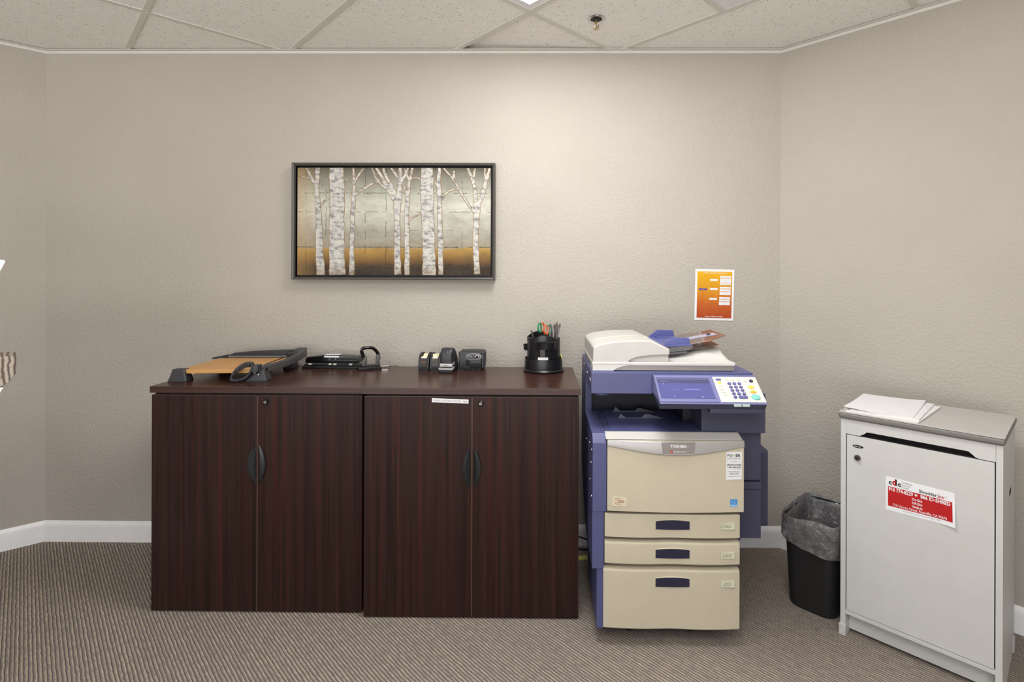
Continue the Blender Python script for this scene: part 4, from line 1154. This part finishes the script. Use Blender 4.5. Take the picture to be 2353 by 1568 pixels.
# hub block and handle loop
b_ = MB('charcoal')
hx0 = BWd-.075
b_.box(.318, .348, -.038, .006, .044, .074, .003)
loop = [(.322, .082), (.299, .082), (.271, .068), (.249, .046), (.236, .021), (.238, .0105), (.254, .0085), (.278, .012), (.300, .024), (.315, .043), (.323, .062)]
LP = cr([Vector((p[0], -.030, p[1])) for i, p in enumerate(loop)]+[Vector((.322, -.030, .0815))], 4)[:-1]
b_.tube([tuple(p) for p in LP], .0070, 10, closed=True, up=(0, 1, 0), flat=1.5)
for i in range(12):
    f = i/11; x = .248+.062*f; z = .040+.034*math.sin(f*PI*.5)
    b_.box(x-.0012, x+.0012, -.041, -.020, z-.008, z+.006, m='dark_grey')
b_.build('cutter_handle', pc)
b_ = MB('chrome'); b_.lathe([(.005, 0), (.004, -.004), (0, -.005)], (BWd-.020, -.016, .030), 12, ax='y'); b_.build('bolt', pc); b_ = MB('chrome'); b_.cyl((hx0+.042, -.016, .0), .003, .056, .072, 10); b_.box(hx0+.038, hx0+.048, -.028, .0, .035, .062, .002, m='steel_dark')
b_.build('latch', pc); b_ = MB('chrome'); b_.cyl((BWd-.045, .10, 0), .003, .052, .057, 10); b_.build('bolt', pc)

# ------------------------------------------------------------------ long three hole punch
t = thing('three_hole_punch', 'long black three-hole punch with white label, behind the paper cutter', 'hole punch', (-1.163, 2.658, ZL), math.radians(-1.5))
b_ = MB('black_plastic'); b_.box(0, .312, 0, .085, 0, .012, .002); b_.prism([(0, .012), (.0, .018), (.312, .018), (.312, .012)], 'y', .025, .08); b_.build('base', t)
b_ = MB('gloss_black'); b_.prism([(.012, .026), (.012, .054), (.05, .059), (.11, .066), (.16, .068), (.21, .066), (.27, .062), (.298, .060), (.300, .026)], 'y', .012, .070, .004)
b_.box(.02, .292, .009, .014, .034, .044, .001)
b_.build('lever', t)
b_ = MB('paper'); b_.prism([(.116, .0665), (.195, .0680), (.195, .0695), (.116, .068)], 'y', .016, .05); b_.box(.115, .195, .010, .012, .056, .063); b_.build('label', t)
for x in (.020, .144, .176): b_ = MB('steel_dark'); b_.lathe([(.0055, .003), (.0055, 0), (.004, -.003), (0, -.003)], (x, .012, .048), 12, ax='y'); b_.build('rivet', t)
for x in (.04, .148, .173, .258): b_ = MB('btn_grey'); b_.box(x-.007, x+.007, .004, .03, .018, .026, .001); b_.build('punch_head', t)
t.scale = (.945, 1, 1)
# ------------------------------------------------------------------ two hole punch
t = thing('two_hole_punch', 'small black two-hole punch with upright loop handle, near the cabinet seam', 'hole punch', (-.846, 2.600, ZL), math.radians(24))
b_ = MB('black_plastic'); b_.box(-.012, .098, 0, .072, 0, .014, .003); b_.prism([(.004, .014), (.004, .020), (.09, .020), (.09, .014)], 'y', .02, .07); b_.build('base', t)
b_ = MB('gloss_black'); pth = [(.020, .035, .045), (.010, .032, .075), (.004, .030, .094), (.012, .030, .106), (.035, .032, .108), (.058, .036, .104), (.076, .040, .088), (.086, .042, .068), (.088, .042, .045)]
b_.tube([tuple(p) for p in cr([Vector(p) for p in pth], 5)], .0085, 10); b_.build('handle', t)
for x in (.020, .082):
    b_ = MB('dark_grey'); b_.prism([(.020, .018), (.020, .045), (.030, .072), (.040, .070), (.056, .045), (.062, .018)], 'x', x-.008, x+.009, .003); b_.box(x-.011, x-.006, .022, .034, .015, .05, m='chrome'); b_.build('punch_head', t)
b_ = MB('chrome'); b_.cyl((.098, .045, .009), .0025, 0, .040, 8, ax='x'); b_.box(.136, .139, .036, .054, .006, .024, .001); b_.build('paper_guide', t)

# ------------------------------------------------------------------ tape dispensers
def tape(loc, rz, label, up):
    t = thing('tape_dispenser', label, 'tape dispenser', loc, rz, 'desk tape dispensers')
    b_ = MB('black_plastic')
    side = [(0, 0), (0, .024), (.010, .060), (.020, .074), (.050, .083), (.078, .080), (.095, .062), (.10, .030), (.10, 0)]
    for x0, x1 in ((0, .011), (.041, .052)): b_.prism(side, 'x', x0, x1, .002)
    b_.box(.010, .042, .001, .099, 0, .022)
    b_.prism([(.0005, .020), (.012, .062), (.018, .062), (.020, .02)], 'x', .010, .042)
    zt = .0725 if up else .061
    b_.box(.010, .042, .012, .020, .058, zt-.008, m='gloss_black')
    b_.frame((.026, .0055, .040 if not up else .052), (1, 0, 0), (0, .28, 1)); b_.text('Scotch', 0, -.003, .0055, 'ink_gold', .021, .02, layer=-2 if False else 6); b_.reset()
    b_.build('body', t)
    b_ = MB('tape_cream'); b_.cyl((.026, .058, .046), .029, -.011, .011, 28, ax='x'); b_.cyl((.026, .058, .046), .013, -.0125, .0125, 20, 'black_plastic', 'x'); b_.build('tape_roll', t)
    b_ = MB('tape_cream'); b_.box(.015, .037, .010, .0155, .060, .080 if up else .066); b_.box(.012, .040, .008, .011, .058, .063, m='paper')
    b_.build('tape_strip', t)
zd = ZR
tape((-.566, 2.592, zd), math.radians(-4), 'leftmost of the two black tape dispensers, with a short stub of tape', False)
tape((-.510, 2.588, zd), math.radians(-2), 'black tape dispenser beside the stapler, with longer cream tape showing', True)

# ------------------------------------------------------------------ electric stapler
t = thing('electric_stapler', 'dark electric stapler with silver band, left of the pencil sharpener', 'stapler', (-.452, 2.515, ZR), math.radians(-5)); t.scale = (.88, .88, .95)
b_ = MB('black_plastic'); b_.prism([(0, 0), (0, .016), (.03, .020), (.14, .022), (.14, 0)], 'x', 0, .076, .003); b_.box(.004, .074, .03, .15, .018, .036, .003); b_.build('base', t)
b_ = MB('silver_paint'); b_.prism([(-.001, .0165), (-.001, .025), (.045, .030), (.045, .0195)], 'x', -.001, .077, .002)
b_.prism([(.001, .0315), (.001, .048), (.060, .051), (.060, .0345)], 'x', .005, .0735, .003)
b_.frame((.040, .001, .037), (1, 0, 0), (0, 0, 1)); b_.text('BOSTITCH', 0, 0, .005, 'ink_black', .022, .02, layer=1); b_.reset()
b_.build('jaw_trim', t)
b_ = MB('charcoal'); L = []
for x, k, zk in ((.007, .90, .955), (.012, .97, .985), (.022, 1, 1), (.055, 1, 1), (.066, .97, .985), (.071, .90, .955)):
    prof = [(.006, .050), (.003, .075), (.006, .100), (.016, .116), (.035, .124), (.062, .122), (.095, .104), (.125, .082), (.150, .055), (.152, .035), (.06, .035), (.03, .045)]
    L.append([(x, .075+(y-.075)*k, .036+(z-.036)*zk) for y, z in prof])
b_.loft(L); b_.lathe([(.002, 0), (.001, -.001), (0, -.001)], (.048, .006, .106), 8, 'paper', 'y'); b_.build('housing', t, smooth=50)

# ------------------------------------------------------------------ pencil sharpener
t = thing('pencil_sharpener', 'black electric pencil sharpener with oval grey plate, right of the stapler', 'pencil sharpener', (-.370, 2.597, ZR), math.radians(-1)); t.scale = (.90, .95, .95)
b_ = MB('black_plastic'); b_.box(.0, .126, 0, .012, .008, .096, .005)
for x in (.012, .04, .07, .10): b_.box(x, x+.014, .004, .018, 0, .01)
b_.box(.0, .126, .0, .09, .004, .010)
b_.build('front_plate', t)
b_ = MB('charcoal'); b_.box(.004, .140, .010, .095, .006, .098, .008, seg=3)
for i in range(9): b_.box(.1395, .1412, .02+.008*i, .023+.008*i, .03, .085)
for i in range(12): b_.box(.012+.010*i, .017+.010*i, .02, .085, .0972, .0990)
b_.build('housing', t)
b_ = MB('silver_paint'); b_.frame((.084, -.0002, .071), (1, 0, 0), (0, 0, 1)); b_.prism(el(0, 0, .0425, .0165, 36), 'z', -.002, .0012); b_.prism(el(-.001, -.0005, .0400, .0145, 36), 'z', .0, .0022, m='dark_grey')
b_.lathe([(.0095, .002), (.0095, .006), (.0070, .0065), (.0055, .003), (.0055, .0024)], (.019, .0005, 0), 24, 'chrome'); b_.prism(el(.019, .0005, .0055, .0055, 16), 'z', .0022, .0027, m='gap_black')
b_.M = b_.M @ Matrix.Translation((0, 0, .0022)); b_.text('BOSTON', -.020, .0005, .0042, 'btn_grey', .022, .03, layer=1)
b_.build('oval_plate', t)
b_ = MB('gloss_black'); b_.box(.062, .124, -.003, .004, .012, .048, .003); b_.box(.040, .060, -.002, .003, .020, .052, .001, m='gap_black'); b_.box(.036, .060, -.003, .002, .018, .0205, m='dark_grey'); b_.build('shavings_drawer', t)

# ------------------------------------------------------------------ rotary organizer
ORG = Vector((.046, 2.592, ZR))
t = thing('desk_organizer', 'round black rotating pen organizer at the right end of the cabinets', 'desk organizer', ORG)
b_ = MB('black_plastic'); b_.lathe([(.0, .0), (.096, 0), (.099, .004), (.099, .010), (.095, .015), (.08, .016), (0, .016)], n=48); b_.build('turntable', t)
b_ = MB('black_plastic'); n = 48; vs = []
prs = [(.093, .0165), (.0915, .066), (.0895, .066), (.088, .0185)]
b_.lathe(prs+[(0, .0185)], n=48); b_.build('lower_tray', t)
# tall shell with wavy rim
b_ = MB('black_plastic'); R0 = .0805
def rim(a):
    s_ = -math.sin(a)      # 1 at front
    c_ = math.cos(a)
    return .157+.024*max(0, 1-abs(c_*1.15)**1.6) if s_ > 0 else .157+.034*max(0, 1-abs(c_+.25)**1.6)-.002
n = 72; LO, LI = [], []
vs = []; fs = []
for i in range(n):
    a = 2*PI*i/n; z = rim(a)
    vs += [(R0*math.cos(a), R0*math.sin(a), .018), (R0*math.cos(a), R0*math.sin(a), z-.002), ((R0-.001)*math.cos(a), (R0-.001)*math.sin(a), z), ((R0-.003)*math.cos(a), (R0-.003)*math.sin(a), z-.001), ((R0-.003)*math.cos(a), (R0-.003)*math.sin(a), .02)]
def in_notch(i):
    a = (2*PI*(i+.5)/n); a = (a+PI) % (2*PI)-PI
    return abs(a+PI/2-.10) < .50
for i in range(n):
    j = (i+1) % n
    for k in range(4):
        fs.append((i*5+k, j*5+k, j*5+k+1, i*5+k+1))
b_.add(vs, fs)
b_.box(-.08, .08, -.0012, .0012, .018, .165); b_.box(-.0012, .0012, 0, .08, .018, .165); b_.cyl((0, 0, 0), .079, .018, .022, 40)
b_.box(-.030, -.0275, -.075, 0, .02, .15)
b_.build('pen_holder', t)
b_ = MB('black_plastic')       # clip cup on front, half cup on left
def halfcup(ax, ay, r_, z0, z1, a0, a1):
    vs = []; fs = []; n = 20; pr = [(r_*.55, z0), (r_*.9, z0+.004), (r_, z1), (r_-.002, z1), (r_*.86, z0+.006), (.0, z0+.006)]; k = len(pr)
    for i in range(n+1):
        a = a0+(a1-a0)*i/n
        for q, z in pr: vs.append((ax+q*math.cos(a), ay+q*math.sin(a), z))
    for i in range(n):
        for j in range(k-1): fs.append((i*k+j, (i+1)*k+j, (i+1)*k+j+1, i*k+j+1))
    b_.add(vs, fs)
halfcup(.008, -.066, .052, .115, .150, PI, 2*PI)
b_.box(-.042, .058, -.080, -.062, .146, .151, .001)
b_.build('clip_cup', t)
b_ = MB('black_plastic'); halfcup(-.070, .015, .030, .098, .128, PI/2, 3*PI/2); b_.build('clip_cup', t)
b_ = MB('gap_black'); # dark sheets on the shell paint the shade of a hollow under the cup
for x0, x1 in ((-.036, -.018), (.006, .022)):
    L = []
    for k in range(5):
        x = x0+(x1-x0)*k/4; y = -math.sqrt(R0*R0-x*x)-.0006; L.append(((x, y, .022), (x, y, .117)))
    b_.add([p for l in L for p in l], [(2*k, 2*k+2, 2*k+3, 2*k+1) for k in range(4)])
b_.m = 'black_plastic'; b_.build('alcove_shade', t)
# contents
b_ = MB('paper'); b_.box(-.024, .024, -.0012, .0012, 0, .048)
tag(b_.build('business_card'), 'white card stack standing in the front tray of the organizer', 'card', loc=ORG+Vector((-.004, -.0848, .030)))
b_ = MB('sticky_yellow'); b_.box(-.0012, .0012, -.025, .025, 0, .06)
tag(b_.build('sticky_note'), 'yellow sticky note pad at the right side of the organizer', 'note pad', loc=ORG+Vector((.0858, -.004, .0190)))
pens = [(.030, -.020, 2, .232), (.038, .02, -5, .225), (.046, -.03, 3, .226), (.052, .0, 6, .232), (.057, .03, -3, .222), (.060, -.02, 5, .205), (.066, .02, 1, .236), (.063, -.030, 1, .235), (.070, .03, 13, .232), (-.050, .03, -14, .200), (.042, .05, -8, .224)]
pdir = {True: 'pencil_grey', False: 'pencil_dark'}
descr = ['grey pencil beside the scissors, in the organizer', 'pale grey pencil leaning left next to the scissors', 'dark pencil in the middle of the organizer bunch', 'slim grey pencil in the centre of the bunch', 'dark pencil leaning left in the right bunch', 'short dark pencil in front of the right bunch', 'tall grey pencil at the right of the bunch', 'tall brown-grey pencil standing far right in the organizer', 'grey pencil leaning out to the right of the organizer', 'lone pencil sticking out left of the scissors', 'grey pencil behind the scissors leaning left']
for i, (x, y, tilt, top) in enumerate(pens):
    b_ = MB(pdir[i % 2 == 0]); Lp = top-.022; 
    b_.cyl((0, 0, 0), .0042, 0, Lp-.016, 6); b_.cyl((0, 0, 0), .0045, Lp-.018, Lp-.006, 10, 'steel_dark'); b_.cyl((0, 0, 0), .0042, Lp-.006, Lp, 8, 'pencil_grey')
    o = b_.build('pencil'); a_ = math.radians(tilt); rt = Lp*.75
    tag(o, descr[i], 'pencil', 'pencils in the rotary organizer', loc=ORG+Vector((x-math.sin(a_)*rt, y, .0225)))
    o.rotation_euler = (0, a_, 0)
for i, (x, y, rzs, mm, lab) in enumerate(((-.013, -.020, .85, ('scissor_green', 'scissor_orange'), 'left pair of green and orange handled scissors in the organizer'), (.018, -.034, .75, ('scissor_orange', 'scissor_green'), 'right, lower pair of orange and green handled scissors in the organizer'))):
    t = thing('scissors', lab, 'scissors', ORG+Vector((x, y, .0225)), rzs, 'scissors in the rotary organizer')
    zt = .212 if i == 0 else .203
    b_ = MB('steel_dark'); b_.prism([(-.003, 0), (.003, 0), (.008, .13), (.004, .155), (-.004, .155), (-.008, .13)], 'y', -.0015, .0015); b_.build('blade', t)
    for s_, m_ in ((-1, mm[0]), (1, mm[1])):
        ring = [(s_*.013+.0120*math.cos(2*PI*k/20), .002*s_, zt-.020+.021*math.sin(2*PI*k/20)) for k in range(20)]
        b_ = MB(m_); b_.tube(ring, .0040, 8, closed=True, up=(0, 1, 0)); b_.tube([(s_*.005, .002*s_, zt-.034), (0, .001*s_, zt-.045)], .0034, 8); b_.build('finger_ring', t)

# ------------------------------------------------------------------ display rack entering at the left edge
t = thing('display_rack', 'white display rack entering at the left edge of the picture', 'rack', (-1.981, 1.412, 0), math.radians(45))
b_ = MB('white_metal')
b_.prism([(-.02, 1.455), (.404, 1.458), (.407, 1.452), (.372, 1.36), (.34, 1.36), (.36, 1.436), (-.02, 1.436)], 'y', 0, .16, .002); b_.build('top_shelf', t)
b_ = MB('white_metal')
b_.prism([(-.02, 1.050), (.405, 1.050), (.398, 1.036), (.36, .955), (-.02, .95)], 'y', .005, .16, .004); b_.build('lower_shelf', t)
b_ = MB('white_metal')
for x in (-.02, .30):
    b_.box(x, x+.03, .155, .18, .02, 1.45, .002)
b_.box(-.06, .36, -.05, .24, 0, .025, .004)
b_.build('stand', t)
b_ = MB('zebra_print'); b_.prism([(-.02, 0), (.395, 0), (.412, .010), (.430, .040), (.431, .096), (-.02, .096)], 'y', 0, .14, .003)
o = b_.build('storage_bin'); tag(o, 'grey striped bin on the white display rack at the left edge', 'bin', loc=(-1.981, 1.414, 1.0515), rz=math.radians(45))

# ------------------------------------------------------------------ camera
cam = bpy.data.cameras.new('camera'); co_ = bpy.data.objects.new('camera', cam); COL.objects.link(co_)
cam.sensor_width = 36; cam.lens = 1220/2353*36; cam.sensor_fit = 'HORIZONTAL'
cam.shift_x = -(1228-1176.5)/2353; cam.shift_y = -(784-636)/2353
cam.clip_start = .05
co_.location = (0, 0, 1.41)
co_.rotation_euler = (Matrix.Rotation(math.radians(90), 4, 'X') @ Matrix.Rotation(math.radians(.2), 4, 'Z')).to_euler()
S.camera = co_
pl = bpy.data.lights.new('added_window_portal', 'AREA'); pl.shape = 'RECTANGLE'; pl.size = 5.0; pl.size_y = 2.1; pl.cycles.is_portal = True
po = bpy.data.objects.new('added_window_portal', pl); COL.objects.link(po); po.location = (-1.1, -2.72, 1.3); po.rotation_euler = (math.radians(90), 0, 0)  # portal sampling light through the added window
w = bpy.data.worlds.new('world'); w.use_nodes = True; 
wt = w.node_tree; wb_ = wt.nodes['Background']; wtc = nn(wt, 'ShaderNodeTexCoord'); wsx = nn(wt, 'ShaderNodeSeparateXYZ'); wt.links.new(wtc.outputs['Generated'], wsx.inputs[0])
wr = ramp(wt, math_node(wt, 'MULTIPLY_ADD', wsx.outputs['Z'], .5, .5), [(.0, (1, .975, .945)), (.49, (1, .975, .945)), (.51, (.17, .19, .21)), (1, (.15, .17, .20))]); wt.links.new(wr, wb_.inputs[0]); wb_.inputs[1].default_value = 6.2  # bright lower half added to throw light up at the ceiling
S.world = w
S.view_settings.view_transform = 'Standard'; S.view_settings.look = 'None'; S.view_settings.gamma = 1; S.view_settings.exposure = 0.19
S.view_settings.use_curve_mapping = False
S.cycles.max_bounces = 10; S.cycles.diffuse_bounces = 6
